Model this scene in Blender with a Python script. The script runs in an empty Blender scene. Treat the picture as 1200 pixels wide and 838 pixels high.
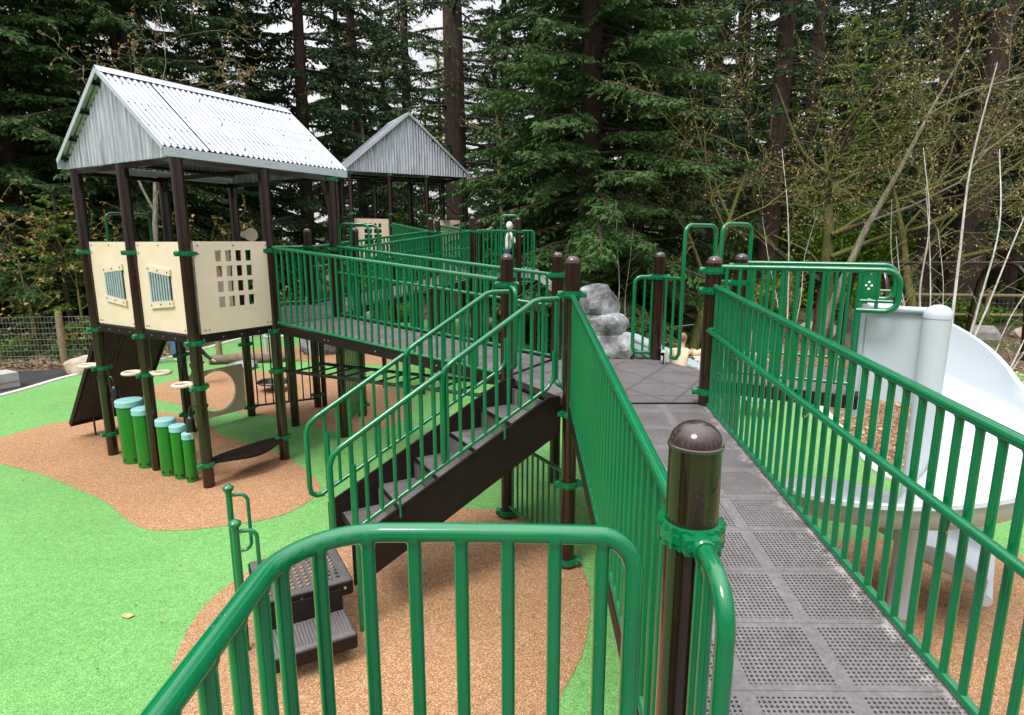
import bpy, math, random
import numpy as np
from mathutils import Vector, Matrix
random.seed(7)
R = math.radians
scene = bpy.context.scene
COL = scene.collection

# ------------------------------------------------------------------ materials
MATS = {}
def new_mat(name):
    m = bpy.data.materials.new(name); m.use_nodes = True
    nt = m.node_tree; nt.nodes.clear()
    out = nt.nodes.new('ShaderNodeOutputMaterial')
    b = nt.nodes.new('ShaderNodeBsdfPrincipled')
    nt.links.new(b.outputs[0], out.inputs[0])
    MATS[name] = m
    return m, nt, b, out
def N(nt, typ, **kw):
    n = nt.nodes.new(typ)
    for k, v in kw.items():
        if k in ('inp',):
            for i, x in v.items(): n.inputs[i].default_value = x
        else: setattr(n, k, v)
    return n
def ramp(nt, src, stops, interp='LINEAR'):
    r = nt.nodes.new('ShaderNodeValToRGB'); cr = r.color_ramp; cr.interpolation = interp
    while len(cr.elements) < len(stops): cr.elements.new(0.5)
    for e, (p, c) in zip(cr.elements, stops):
        e.position = p; e.color = (*c, 1) if len(c) == 3 else c
    nt.links.new(src, r.inputs[0]); return r
def noise(nt, vec, scale, detail=4, rough=.55, dist=0):
    n = nt.nodes.new('ShaderNodeTexNoise')
    n.inputs['Scale'].default_value = scale; n.inputs['Detail'].default_value = detail
    n.inputs['Roughness'].default_value = rough; n.inputs['Distortion'].default_value = dist
    nt.links.new(vec, n.inputs['Vector']); return n
def bump(nt, b, h, strength=.3, dist=.01):
    bp = nt.nodes.new('ShaderNodeBump'); bp.inputs['Strength'].default_value = strength
    bp.inputs['Distance'].default_value = dist
    nt.links.new(h, bp.inputs['Height']); nt.links.new(bp.outputs[0], b.inputs['Normal']); return bp
def mixc(nt, fac, a, b, mode='MIX'):
    m = nt.nodes.new('ShaderNodeMix'); m.data_type = 'RGBA'; m.blend_type = mode
    for i, v in ((0, fac), (6, a), (7, b)):
        if hasattr(v, 'links') or isinstance(v, bpy.types.NodeSocket): nt.links.new(v, m.inputs[i])
        else: m.inputs[i].default_value = v if i == 0 else (*v, 1)
    return m.outputs[2]
def math_(nt, op, a, b=None, c=None):
    m = nt.nodes.new('ShaderNodeMath'); m.operation = op
    for i, v in enumerate((a, b, c)):
        if v is None: continue
        if isinstance(v, bpy.types.NodeSocket): nt.links.new(v, m.inputs[i])
        else: m.inputs[i].default_value = v
    return m.outputs[0]
def coords(nt, kind='Object'):
    t = nt.nodes.new('ShaderNodeTexCoord'); return t.outputs[kind]
def position(nt):
    return nt.nodes.new('ShaderNodeNewGeometry').outputs['Position']

def simple(name, col, rough=.5, metal=0., var=.12, scale=6, coat=0., spec=.5, bumps=0., bscale=60, rvar=.08):
    m, nt, b, o = new_mat(name)
    v = position(nt)
    n = noise(nt, v, scale, 5, .6)
    lo = tuple(c*(1-var) for c in col); hi = tuple(min(1, c*(1+var)) for c in col)
    r = ramp(nt, n.outputs[0], [(.3, lo), (.7, hi)])
    nt.links.new(r.outputs[0], b.inputs['Base Color'])
    n2 = noise(nt, v, scale*3.3, 4, .6)
    rr = math_(nt, 'MULTIPLY_ADD', n2.outputs[0], rvar*2, rough-rvar)
    nt.links.new(rr, b.inputs['Roughness'])
    b.inputs['Metallic'].default_value = metal
    b.inputs['Coat Weight'].default_value = coat; b.inputs['Coat Roughness'].default_value = .08
    b.inputs['Specular IOR Level'].default_value = spec
    if bumps:
        n3 = noise(nt, v, bscale, 4, .6); bump(nt, b, n3.outputs[0], bumps, .01)
    return m

# painted steel: gloss coat with fine dust specks and a few scuffs
def painted(name, col, scuff, rough=.22):
    m, nt, b, o = new_mat(name)
    v = position(nt)
    n = noise(nt, v, 3.0, 4, .6)
    base = ramp(nt, n.outputs[0], [(.3, tuple(c*.9 for c in col)), (.7, tuple(min(1, c*1.1) for c in col))])
    vo = N(nt, 'ShaderNodeTexVoronoi', feature='F1'); vo.inputs['Scale'].default_value = 55
    nt.links.new(v, vo.inputs['Vector'])
    n3 = noise(nt, v, 4, 3, .6)
    sp = math_(nt, 'LESS_THAN', vo.outputs['Distance'], .05)
    sp2 = math_(nt, 'GREATER_THAN', n3.outputs[0], .56)
    fac = math_(nt, 'MULTIPLY', sp, sp2)
    c = mixc(nt, fac, base.outputs[0], scuff)
    nt.links.new(c, b.inputs['Base Color'])
    n2 = noise(nt, v, 22, 5, .65)
    rr = math_(nt, 'MULTIPLY_ADD', n2.outputs[0], .16, rough-.08)
    rr = math_(nt, 'MULTIPLY_ADD', fac, .4, rr)
    nt.links.new(rr, b.inputs['Roughness'])
    b.inputs['Coat Weight'].default_value = .65; b.inputs['Coat Roughness'].default_value = .04
    b.inputs['Specular IOR Level'].default_value = .34
    return m
painted('green_metal', (.0003, .138, .046), (.25, .45, .33), .18)
painted('brown_metal', (.017, .0054, .0028), (.22, .17, .14), .2)
painted('cap_metal', (.040, .024, .021), (.5, .45, .42), .20)
painted('black_metal', (.009, .008, .008), (.1, .1, .1), .35)
simple('beige_plastic', (.75, .605, .46), .42, var=.05, scale=4, spec=.4, bumps=.03, bscale=200)
simple('white_plastic', (.47, .52, .56), .3, var=.045, scale=2.5, spec=.45, coat=.15)
simple('drum_green', (.006, .17, .012), .3, var=.1, scale=5, coat=.2)
simple('drum_lid', (.25, .52, .51), .45, var=.06, scale=8)
simple('fastener', (.16, .14, .12), .35, metal=.8)
simple('bolt_steel', (.6, .6, .6), .3, metal=.9)
simple('wire_steel', (.38, .40, .40), .45, metal=.5)
simple('tile_grille', (.36, .46, .47), .4)
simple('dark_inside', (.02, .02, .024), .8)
simple('beam_brown', (.013, .0085, .007), .5, var=.25, scale=7, spec=.22, bumps=.15, bscale=90)
simple('concrete', (.36, .35, .33), .85, var=.18, scale=9, bumps=.25, bscale=70)
simple('kerb_concrete', (.55, .52, .47), .85, var=.15, scale=12, bumps=.2, bscale=90)
simple('boulder', (.44, .37, .28), .85, var=.3, scale=5, bumps=.5, bscale=22)
simple('boulder_grey', (.30, .29, .27), .85, var=.3, scale=5, bumps=.5, bscale=22)
simple('wood_post', (.235, .185, .10), .8, var=.25, scale=14, bumps=.3, bscale=50)
simple('log_bark', (.16, .12, .08), .9, var=.35, scale=14, bumps=.6, bscale=30)
simple('denim', (.10, .20, .36), .85, var=.3, scale=14)
simple('denim_dark', (.03, .075, .18), .8, var=.2, scale=12)
simple('cloth_black', (.012, .012, .016), .85, var=.2, scale=14)
simple('cloth_white', (.78, .78, .76), .85, var=.08, scale=14)
simple('cloth_cream', (.70, .56, .36), .85, var=.1, scale=14)
simple('skin', (.52, .30, .21), .55, var=.06, scale=20)
simple('hair_blond', (.24, .14, .06), .6, var=.25, scale=40)
simple('hair', (.05, .03, .018), .6, var=.2, scale=40)
simple('shoe', (.5, .5, .5), .6, var=.2, scale=30)
simple('hut_wall', (.33, .20, .11), .8); simple('hut_roof', (.22, .15, .12), .8)
simple('dry_leaf', (.42, .30, .15), .8, var=.3, scale=30)

def m_rock():
    m, nt, b, o = new_mat('sculpted_rock')
    v = position(nt)
    n = noise(nt, v, 2.2, 6, .62, .4); n2 = noise(nt, v, 14, 6, .65)
    c = ramp(nt, n.outputs[0], [(.36, (.05, .05, .053)), (.5, (.22, .225, .235)), (.66, (.44, .445, .45))])
    c2 = ramp(nt, n2.outputs[0], [(.35, (.6, .6, .62)), (.65, (1.05, 1.05, 1.05))])
    nt.links.new(mixc(nt, 1., c.outputs[0], c2.outputs[0], 'MULTIPLY'), b.inputs['Base Color'])
    b.inputs['Roughness'].default_value = .75
    bump(nt, b, n2.outputs[0], .5, .03)
m_rock()

def m_galv():
    m, nt, b, o = new_mat('galvanised')
    v = coords(nt)
    vo = N(nt, 'ShaderNodeTexVoronoi'); vo.inputs['Scale'].default_value = 38; nt.links.new(v, vo.inputs['Vector'])
    n = noise(nt, v, 3.5, 5, .65)
    n2 = noise(nt, v, 1.1, 5, .7, .5)
    c = ramp(nt, n.outputs[0], [(.3, (.29, .31, .34)), (.7, (.42, .44, .465))])
    sp = ramp(nt, vo.outputs['Color'], [(0, (.86, .86, .86)), (1, (1.06, 1.06, 1.06))])
    c2 = mixc(nt, .8, c.outputs[0], sp.outputs[0], 'MULTIPLY')
    st = ramp(nt, n2.outputs[0], [(.42, (1, 1, 1)), (.66, (.76, .77, .78))])
    nt.links.new(mixc(nt, 1., c2, st.outputs[0], 'MULTIPLY'), b.inputs['Base Color'])
    b.inputs['Metallic'].default_value = .7
    rr = math_(nt, 'MULTIPLY_ADD', n.outputs[0], .25, .22); nt.links.new(rr, b.inputs['Roughness'])
m_galv()
def m_gable():
    m, nt, b, o = new_mat('galvanised_gable')
    v = coords(nt)
    mp = N(nt, 'ShaderNodeMapping'); mp.inputs['Scale'].default_value = (14, 14, .7); nt.links.new(v, mp.inputs[0])
    n = noise(nt, mp.outputs[0], 2.2, 5, .65, .3)
    c = ramp(nt, n.outputs[0], [(.34, (.34, .37, .42)), (.5, (.66, .70, .76)), (.66, (.86, .89, .94))])
    nt.links.new(c.outputs[0], b.inputs['Base Color']); b.inputs['Metallic'].default_value = .65
    b.inputs['Roughness'].default_value = .24
m_gable()
simple('fascia_metal', (.50, .55, .60), .38, metal=.25, var=.06, scale=3)

def m_rubber(name, cols, fine):
    m, nt, b, o = new_mat(name)
    v = position(nt)
    vo = N(nt, 'ShaderNodeTexVoronoi'); vo.inputs['Scale'].default_value = fine; nt.links.new(v, vo.inputs['Vector'])
    sep = N(nt, 'ShaderNodeSeparateColor'); nt.links.new(vo.outputs['Color'], sep.inputs[0])
    c = ramp(nt, sep.outputs[0], cols)
    big = noise(nt, v, .55, 6, .6, .3)
    t = ramp(nt, big.outputs[0], [(.3, (.82, .84, .80)), (.7, (1.08, 1.06, 1.08))])
    med = noise(nt, v, 16, 5, .7)
    t2 = ramp(nt, med.outputs[0], [(.3, (.80, .80, .78)), (.7, (1.12, 1.12, 1.1))])
    c2 = mixc(nt, 1., c.outputs[0], t.outputs[0], 'MULTIPLY')
    c3 = mixc(nt, 1., c2, t2.outputs[0], 'MULTIPLY')
    nt.links.new(c3, b.inputs['Base Color'])
    b.inputs['Roughness'].default_value = .82; b.inputs['Specular IOR Level'].default_value = .25
    hsum = math_(nt, 'MULTIPLY_ADD', med.outputs[0], .6, vo.outputs['Distance'])
    bump(nt, b, hsum, .45, .006)
m_rubber('rubber_green', [(0, (.050, .20, .035)), (.4, (.125, .325, .085)), (.8, (.185, .41, .135)), (1, (.30, .50, .23))], 190)
m_rubber('rubber_tan', [(0, (.16, .082, .042)), (.4, (.34, .175, .088)), (.8, (.44, .25, .13)), (1, (.64, .44, .29))], 170)

def m_floor(name, cols, chip, sc, mossy=0.):
    m, nt, b, o = new_mat(name)
    v = position(nt)
    vo = N(nt, 'ShaderNodeTexVoronoi'); vo.inputs['Scale'].default_value = sc; nt.links.new(v, vo.inputs['Vector'])
    sep = N(nt, 'ShaderNodeSeparateColor'); nt.links.new(vo.outputs['Color'], sep.inputs[0])
    c = ramp(nt, sep.outputs[0], cols)
    n = noise(nt, v, .9, 6, .65)
    t = ramp(nt, n.outputs[0], [(.3, (.5, .5, .5)), (.7, (1.2, 1.15, 1.1))])
    c2 = mixc(nt, 1., c.outputs[0], t.outputs[0], 'MULTIPLY')
    if mossy:
        n2 = noise(nt, v, .35, 6, .65)
        f = ramp(nt, n2.outputs[0], [(.5, (0, 0, 0)), (.62, (mossy,)*3)])
        n3 = noise(nt, v, 30, 3, .6)
        g = ramp(nt, n3.outputs[0], [(.3, (.02, .045, .008)), (.7, (.08, .16, .03))])
        c2 = mixc(nt, f.outputs[0], c2, g.outputs[0])
    nt.links.new(c2, b.inputs['Base Color']); b.inputs['Roughness'].default_value = .9
    bump(nt, b, vo.outputs['Distance'], .8, .03)
m_floor('forest_floor', [(0, (.035, .022, .012)), (.5, (.12, .078, .045)), (.85, (.22, .15, .09)), (1, (.36, .26, .16))], 1, 24, .8)
m_floor('mulch', [(0, (.07, .035, .015)), (.5, (.24, .135, .065)), (.85, (.40, .25, .13)), (1, (.58, .42, .26))], 1, 38)
m_floor('asphalt', [(0, (.025, .023, .025)), (.6, (.05, .047, .05)), (1, (.09, .085, .09))], 1, 90)
m_floor('grass', [(0, (.09, .20, .012)), (.6, (.20, .36, .03)), (1, (.34, .50, .06))], 1, 30)
m_floor('road', [(0, (.22, .22, .24)), (1, (.34, .34, .36))], 1, 40)

def m_deck(name, mode, px=.383, py=.35, holes=True, tint=1., pitch=.0194, hr=.085, wear=False):
    m, nt, b, o = new_mat(name)
    v = coords(nt)
    sx = N(nt, 'ShaderNodeSeparateXYZ'); nt.links.new(v, sx.inputs[0])
    x, y = sx.outputs[0], sx.outputs[1]
    def fr(s, p, off=0.):
        return math_(nt, 'FRACT', math_(nt, 'MULTIPLY_ADD', s, 1./p, 100+off))
    def centred(s, p, off=0.): return math_(nt, 'ABSOLUTE', math_(nt, 'SUBTRACT', fr(s, p, off), .5))
    if mode == 'tile':
        a = math_(nt, 'LESS_THAN', centred(x, px), .415)
        c = math_(nt, 'LESS_THAN', centred(y, py), .42)
        tile = math_(nt, 'MULTIPLY', a, c)
        seam = math_(nt, 'GREATER_THAN', centred(y, py), .494)
    elif mode == 'hex':
        tile = None; seam = None
        for ang in (0, 60, 120):
            n_ = (math.cos(R(ang+90)), math.sin(R(ang+90)))
            d = math_(nt, 'MULTIPLY_ADD', x, n_[0], math_(nt, 'MULTIPLY', y, n_[1]))
            k = math_(nt, 'LESS_THAN', centred(d, .476, .5), .46)
            s_ = math_(nt, 'GREATER_THAN', centred(d, .476, .5), .472)
            tile = k if tile is None else math_(nt, 'MULTIPLY', tile, k)
            seam = s_ if seam is None else math_(nt, 'MAXIMUM', seam, s_)
    hx = centred(x, pitch); hy = centred(y, pitch)
    d2 = math_(nt, 'ADD', math_(nt, 'MULTIPLY', hx, hx), math_(nt, 'MULTIPLY', hy, hy))
    hole = math_(nt, 'MULTIPLY', math_(nt, 'LESS_THAN', d2, hr), tile)
    n = noise(nt, v, 5, 6, .65); n2 = noise(nt, v, 1.6, 6, .7, .6); n3 = noise(nt, v, 45, 3, .6)
    c = ramp(nt, n.outputs[0], [(.3, (.125*tint, .112*tint, .114*tint)), (.7, (.168*tint, .152*tint, .155*tint))])
    dust = ramp(nt, n2.outputs[0], [(.5, (0, 0, 0)), (.75, (.35, .35, .35))])
    c2 = mixc(nt, dust.outputs[0], c.outputs[0], (.24*tint, .222*tint, .22*tint))
    c3 = mixc(nt, math_(nt, 'MULTIPLY', seam, .65), c2, (.03, .028, .028))
    if wear:
        mr = N(nt, 'ShaderNodeMapRange'); nt.links.new(x, mr.inputs[0])
        mr.inputs[1].default_value = .98; mr.inputs[2].default_value = 1.17
        nw = noise(nt, v, 16, 6, .72, .4)
        wv = ramp(nt, math_(nt, 'MULTIPLY_ADD', mr.outputs[0], .42, math_(nt, 'SUBTRACT', nw.outputs[0], .28)), [(.42, (0, 0, 0)), (.56, (.8, .8, .8))])
        c3 = mixc(nt, wv.outputs[0], c3, (.40, .375, .36))
    sp = ramp(nt, n3.outputs[0], [(.35, (.8, .8, .8)), (.65, (1.12, 1.12, 1.12))])
    c4 = mixc(nt, 1., c3, sp.outputs[0], 'MULTIPLY')
    nt.links.new(c4, b.inputs['Base Color'])
    rr = math_(nt, 'MULTIPLY_ADD', n.outputs[0], .3, .36); nt.links.new(rr, b.inputs['Roughness'])
    bump(nt, b, math_(nt, 'MULTIPLY_ADD', n3.outputs[0], .3, math_(nt, 'SUBTRACT', 1., hole)), .25, .004)
    if holes:
        tr = N(nt, 'ShaderNodeBsdfTransparent'); mx = N(nt, 'ShaderNodeMixShader')
        nt.links.new(hole, mx.inputs[0]); nt.links.new(b.outputs[0], mx.inputs[1]); nt.links.new(tr.outputs[0], mx.inputs[2])
        nt.links.new(mx.outputs[0], o.inputs[0])
m_deck('deck_tile', 'tile'); m_deck('deck_ramp', 'tile', wear=True); m_deck('deck_hex', 'hex', hr=.05)
m_deck('deck_tread', 'tile', .74, .34, True, .8, .022)
m_deck('deck_platform', 'tile', .62, .62, True, .55, .052, .10)
m_deck('climb_board', 'tile', .50, .36, True, .26, .055, .06)

def m_bark(name, lo, hi, moss=0., sc=1.):
    m, nt, b, o = new_mat(name)
    v = coords(nt)
    mp = N(nt, 'ShaderNodeMapping'); mp.inputs['Scale'].default_value = (9*sc, 9*sc, 1.6*sc); nt.links.new(v, mp.inputs[0])
    n = noise(nt, mp.outputs[0], 2, 6, .7, .8)
    c = ramp(nt, n.outputs[0], [(.35, lo), (.65, hi)])
    col = c.outputs[0]
    if moss:
        g = nt.nodes.new('ShaderNodeNewGeometry'); s = N(nt, 'ShaderNodeSeparateXYZ'); nt.links.new(g.outputs['True Normal'], s.inputs[0])
        n2 = noise(nt, v, 2.2, 5, .65)
        f = math_(nt, 'MULTIPLY_ADD', s.outputs[2], .35, n2.outputs[0])
        fr_ = ramp(nt, f, [(.5-.12*moss, (0, 0, 0)), (.66, (moss,)*3)])
        n3 = noise(nt, v, 40, 3, .6)
        mc = ramp(nt, n3.outputs[0], [(.3, (.05, .065, .006)), (.7, (.22, .245, .025))])
        col = mixc(nt, fr_.outputs[0], col, mc.outputs[0])
    nt.links.new(col, b.inputs['Base Color']); b.inputs['Roughness'].default_value = .9
    bump(nt, b, n.outputs[0], .9, .05)
m_bark('bark_fir', (.016, .010, .007), (.088, .052, .036))
m_bark('bark_moss', (.025, .020, .013), (.12, .09, .06), .85)
m_bark('bark_pale', (.10, .085, .07), (.42, .38, .32), .45)
m_bark('bark_white', (.45, .41, .38), (.78, .74, .70))
m_bark('bark_twig', (.07, .06, .02), (.25, .215, .075), .6)

def m_leaf(name, lo, hi, rough=.6, trans=.25):
    m, nt, b, o = new_mat(name)
    v = position(nt)
    n = noise(nt, v, 1.3, 4, .6); n2 = noise(nt, v, 19, 2, .6)
    f = math_(nt, 'MULTIPLY_ADD', n2.outputs[0], .6, math_(nt, 'MULTIPLY', n.outputs[0], .5))
    oi = N(nt, 'ShaderNodeObjectInfo')
    f = math_(nt, 'MULTIPLY_ADD', oi.outputs['Random'], .16, math_(nt, 'SUBTRACT', f, .08))
    c = ramp(nt, f, [(.36, lo), (.72, hi)])
    nt.links.new(c.outputs[0], b.inputs['Base Color'])
    b.inputs['Roughness'].default_value = rough; b.inputs['Specular IOR Level'].default_value = .3
    tl = N(nt, 'ShaderNodeBsdfTranslucent'); nt.links.new(c.outputs[0], tl.inputs[0])
    mx = N(nt, 'ShaderNodeMixShader'); mx.inputs[0].default_value = trans
    nt.links.new(b.outputs[0], mx.inputs[1]); nt.links.new(tl.outputs[0], mx.inputs[2]); nt.links.new(mx.outputs[0], o.inputs[0])
m_leaf('needle_spruce', (.005, .020, .005), (.058, .130, .026))
m_leaf('needle_dark', (.005, .017, .005), (.042, .098, .026))
m_leaf('needle_light', (.045, .10, .012), (.23, .35, .035))
m_leaf('leaf_shrub', (.03, .09, .007), (.22, .38, .028))
m_leaf('leaf_yellow', (.08, .12, .012), (.27, .31, .04))
m_leaf('leaf_bud', (.16, .11, .045), (.46, .35, .17))
m_leaf('catkin', (.22, .13, .04), (.50, .33, .13))
m_leaf('litter', (.06, .038, .020), (.40, .28, .17), .8, .05)
m_leaf('chips', (.15, .08, .035), (.62, .45, .28), .8, .05)

# ------------------------------------------------------------------ mesh builder
class MB:
    def __init__(s): s.v = []; s.f = []
    def add(s, vs, fs):
        o = len(s.v); s.v += [tuple(p) for p in vs]; s.f += [tuple(i+o for i in f) for f in fs]
    def box(s, c, size, M=None):
        hx, hy, hz = (d/2 for d in size); vs = []
        for x in (-hx, hx):
            for y in (-hy, hy):
                for z in (-hz, hz):
                    p = Vector((x, y, z))
                    if M is not None: p = M @ p
                    vs.append(p+Vector(c))
        s.add(vs, [(0, 1, 3, 2), (4, 6, 7, 5), (0, 4, 5, 1), (2, 3, 7, 6), (0, 2, 6, 4), (1, 5, 7, 3)])
    def beam(s, p0, p1, w, h):
        p0, p1 = Vector(p0), Vector(p1); d = p1-p0; L = d.length; d.normalize()
        side = d.cross(Vector((0, 0, 1)))
        if side.length < 1e-4: side = Vector((1, 0, 0))
        side.normalize(); up = side.cross(d)
        M = Matrix((d, side, up)).transposed()
        s.box((p0+p1)/2, (L, w, h), M)
    def tube(s, pts, r, n=8, closed=False, cap=True):
        pts = [Vector(p) for p in pts]; m = len(pts)
        rs = r if isinstance(r, (list, tuple)) else [r]*m
        tang = []
        for i in range(m):
            if closed: d = pts[(i+1) % m]-pts[i-1]
            elif i == 0: d = pts[1]-pts[0]
            elif i == m-1: d = pts[-1]-pts[-2]
            else: d = (pts[i+1]-pts[i]).normalized()+(pts[i]-pts[i-1]).normalized()
            tang.append(d.normalized())
        t = tang[0]; a = Vector((0, 0, 1)) if abs(t.z) < .9 else Vector((1, 0, 0))
        u = t.cross(a).normalized(); o = len(s.v)
        for i in range(m):
            t = tang[i]; u = (u-t*u.dot(t)).normalized(); w = t.cross(u)
            for k in range(n):
                an = 2*math.pi*k/n
                s.v.append(tuple(pts[i]+(u*math.cos(an)+w*math.sin(an))*rs[i]))
        for i in range(m if closed else m-1):
            j = (i+1) % m
            for k in range(n):
                k2 = (k+1) % n
                s.f.append((o+i*n+k, o+i*n+k2, o+j*n+k2, o+j*n+k))
        if cap and not closed:
            s.f.append(tuple(o+k for k in range(n))[::-1]); s.f.append(tuple(o+(m-1)*n+k for k in range(n)))
    def lathe(s, prof, n=16, c=(0, 0, 0)):
        o = len(s.v); m = len(prof)
        for r, z in prof:
            for k in range(n):
                a = 2*math.pi*k/n
                s.v.append((c[0]+r*math.cos(a), c[1]+r*math.sin(a), c[2]+z))
        for i in range(m-1):
            for k in range(n):
                k2 = (k+1) % n
                s.f.append((o+i*n+k, o+i*n+k2, o+(i+1)*n+k2, o+(i+1)*n+k))
        s.f.append(tuple(o+k for k in range(n))[::-1]); s.f.append(tuple(o+(m-1)*n+k for k in range(n)))
    def prism(s, poly, z0, z1):
        n = len(poly); f0 = z0 if callable(z0) else (lambda x, y: z0); f1 = z1 if callable(z1) else (lambda x, y: z1)
        vs = [(x, y, f0(x, y)) for x, y in poly]+[(x, y, f1(x, y)) for x, y in poly]
        s.add(vs, [tuple(range(n))[::-1], tuple(range(n, 2*n))]+[(i, (i+1) % n, n+(i+1) % n, n+i) for i in range(n)])
    def grid(s, rows):
        o = len(s.v); m = len(rows); n = len(rows[0])
        for r in rows: s.v += [tuple(p) for p in r]
        for i in range(m-1):
            for k in range(n-1): s.f.append((o+i*n+k, o+i*n+k+1, o+(i+1)*n+k+1, o+(i+1)*n+k))
    def mesh(s, name, mat=None, smooth=40):
        me = bpy.data.meshes.new(name); me.from_pydata(s.v, [], s.f); me.update()
        if smooth:
            me.polygons.foreach_set('use_smooth', [True]*len(me.polygons)); me.set_sharp_from_angle(angle=R(smooth))
        if mat: me.materials.append(MATS[mat])
        return me

def link(name, data, parent=None, loc=(0, 0, 0), rot=(0, 0, 0)):
    o = bpy.data.objects.new(name, data); COL.objects.link(o)
    o.location = loc; o.rotation_euler = rot
    if parent: o.parent = parent
    return o
def tag(o, label, cat, group=None):
    o['label'] = label; o['category'] = cat
    if group: o['group'] = group
    return o
def thing(name, label, cat, loc=(0, 0, 0), rz=0., group=None):
    return tag(link(name, None, None, loc, (0, 0, R(rz))), label, cat, group)
SPLIT = {'support_leg', 'barge_trim', 'bottom_rail', 'leg', 'joist', 'purlin', 'roof_beam', 'apron', 'board_edge', 'rib', 'edge_beam', 'grille_frame', 'bracket', 'ridge_cap', 'fascia', 'rail', 'grille_bar', 'nosing', 'top_rail', 'arch_bar', 'bell_bracket', 'ring_holder', 'riser', 'hood_panel', 'twig_'}
def islands(mb):
    par = list(range(len(mb.v)))
    def find(a):
        while par[a] != a: par[a] = par[par[a]]; a = par[a]
        return a
    for f in mb.f:
        for i in f[1:]: par[find(i)] = find(f[0])
    gr = {}
    for f in mb.f: gr.setdefault(find(f[0]), []).append(f)
    out = []
    for fs in gr.values():
        m = MB(); idx = {}
        for f in fs:
            for i in f:
                if i not in idx: idx[i] = len(m.v); m.v.append(mb.v[i])
            m.f.append(tuple(idx[i] for i in f))
        out.append(m)
    return out
def part(name, mb, mat, parent=None, loc=(0, 0, 0), rot=(0, 0, 0), smooth=40):
    if parent is not None and name in SPLIT:
        obs = [link(name, m.mesh(name, mat, smooth), parent, loc, rot) for m in islands(mb)]
        return obs[0]
    return link(name, mb.mesh(name, mat, smooth), parent, loc, rot)
def struct(name, mb, mat, loc=(0, 0, 0), kind='structure', smooth=0):
    o = part(name, mb, mat, None, loc, smooth=smooth); o['kind'] = kind; return o
def D(a): return Vector((math.cos(R(a)), math.sin(R(a)), 0))

def arc(c, a, b, r, n=6):
    """quarter bend at corner c from direction a (coming from) to b (going to)"""
    c, a, b = Vector(c), Vector(a).normalized(), Vector(b).normalized()
    o = c+a*r+b*r; pts = []
    for i in range(n+1):
        t = (math.pi/2)*i/n
        pts.append(o-b*r*math.cos(t)-a*r*math.sin(t))
    return pts

# ------------------------------------------------------------------ shared small meshes
BAY = 1.067; PR = .0635
def cap_mesh():
    mb = MB(); prof = [(PR*.98, -.004), (PR+.0035, -.003), (PR+.0035, .004)]
    for i in range(9):
        t = math.pi/2*i/8; prof.append((max(PR*math.cos(t), .001), .006+PR*.86*math.sin(t)))
    mb.lathe(prof, 28); return mb.mesh('cap', 'cap_metal', 50)
def clamp_mesh():
    mb = MB(); n = 20; r0 = PR+.0005
    def band(z0, z1, teeth):
        m = 4*n; o = len(mb.v)
        for k in range(m):
            a = 2*math.pi*k/m; c, s_ = math.cos(a), math.sin(a)
            r1 = PR+(.0185 if (not teeth) or k % 4 in (0, 1) else .0105)
            mb.v += [(c*r0, s_*r0, z0), (c*r1, s_*r1, z0), (c*r1, s_*r1, z1), (c*r0, s_*r0, z1)]
        for i in range(m):
            j = (i+1) % m
            for k in range(4):
                k2 = (k+1) % 4; mb.f.append((o+i*4+k, o+j*4+k, o+j*4+k2, o+i*4+k2))
    band(-.027, -.011, True); band(-.011, .011, False); band(.011, .027, True)
    for a in (0, 180):
        M = Matrix.Rotation(R(a), 3, 'Z')
        mb.box(M @ Vector((PR+.020, 0, 0)), (.036, .085, .040), M)
        for y in (-.03, .03):
            mb.tube([M @ Vector((PR+.03, y, 0)), M @ Vector((PR+.043, y, 0))], .008, 8)
        mb.tube([M @ Vector((PR+.01, 0, 0)), M @ Vector((PR+.05, 0, 0)), M @ Vector((PR+.054, 0, 0))], [.029, .029, .025], 16)
    return mb.mesh('clamp', 'green_metal', 35)
CAP, CLAMP = cap_mesh(), clamp_mesh()
_shaft = {}
def shaft_mesh(L):
    k = round(L, 2)
    if k not in _shaft:
        mb = MB(); mb.lathe([(PR, 0), (PR, L*.33), (PR, L*.66), (PR, L)], 28); _shaft[k] = mb.mesh('post', 'brown_metal', 50)
    return _shaft[k]
def post(parent, x, y, z0, z1, cap=True, clamps=(), name='post', rz=0):
    p = link(name, shaft_mesh(z1-z0), parent, (x, y, z0))
    if cap: link('cap', CAP, p, (0, 0, z1-z0))
    for c in clamps: link('clamp', CLAMP, p, (0, 0, c-z0), (0, 0, R(rz+(random.uniform(-8, 8) if rz == 0 else 0))))
    return p

_bal = {}
def baluster_mesh(L, r, mat='green_metal'):
    k = (round(L, 3), round(r, 4), mat)
    if k not in _bal:
        mb = MB(); mb.lathe([(r*1.32, 0), (r*1.22, .006), (r*1.04, .014), (r, .022), (r, L/2), (r, L-.022-.012), (r*1.04, L-.026), (r*1.25, L-.018), (r*1.4, L-.008), (r*1.4, L)], 12); _bal[k] = mb.mesh('baluster', mat, 60)
    return _bal[k]

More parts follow.
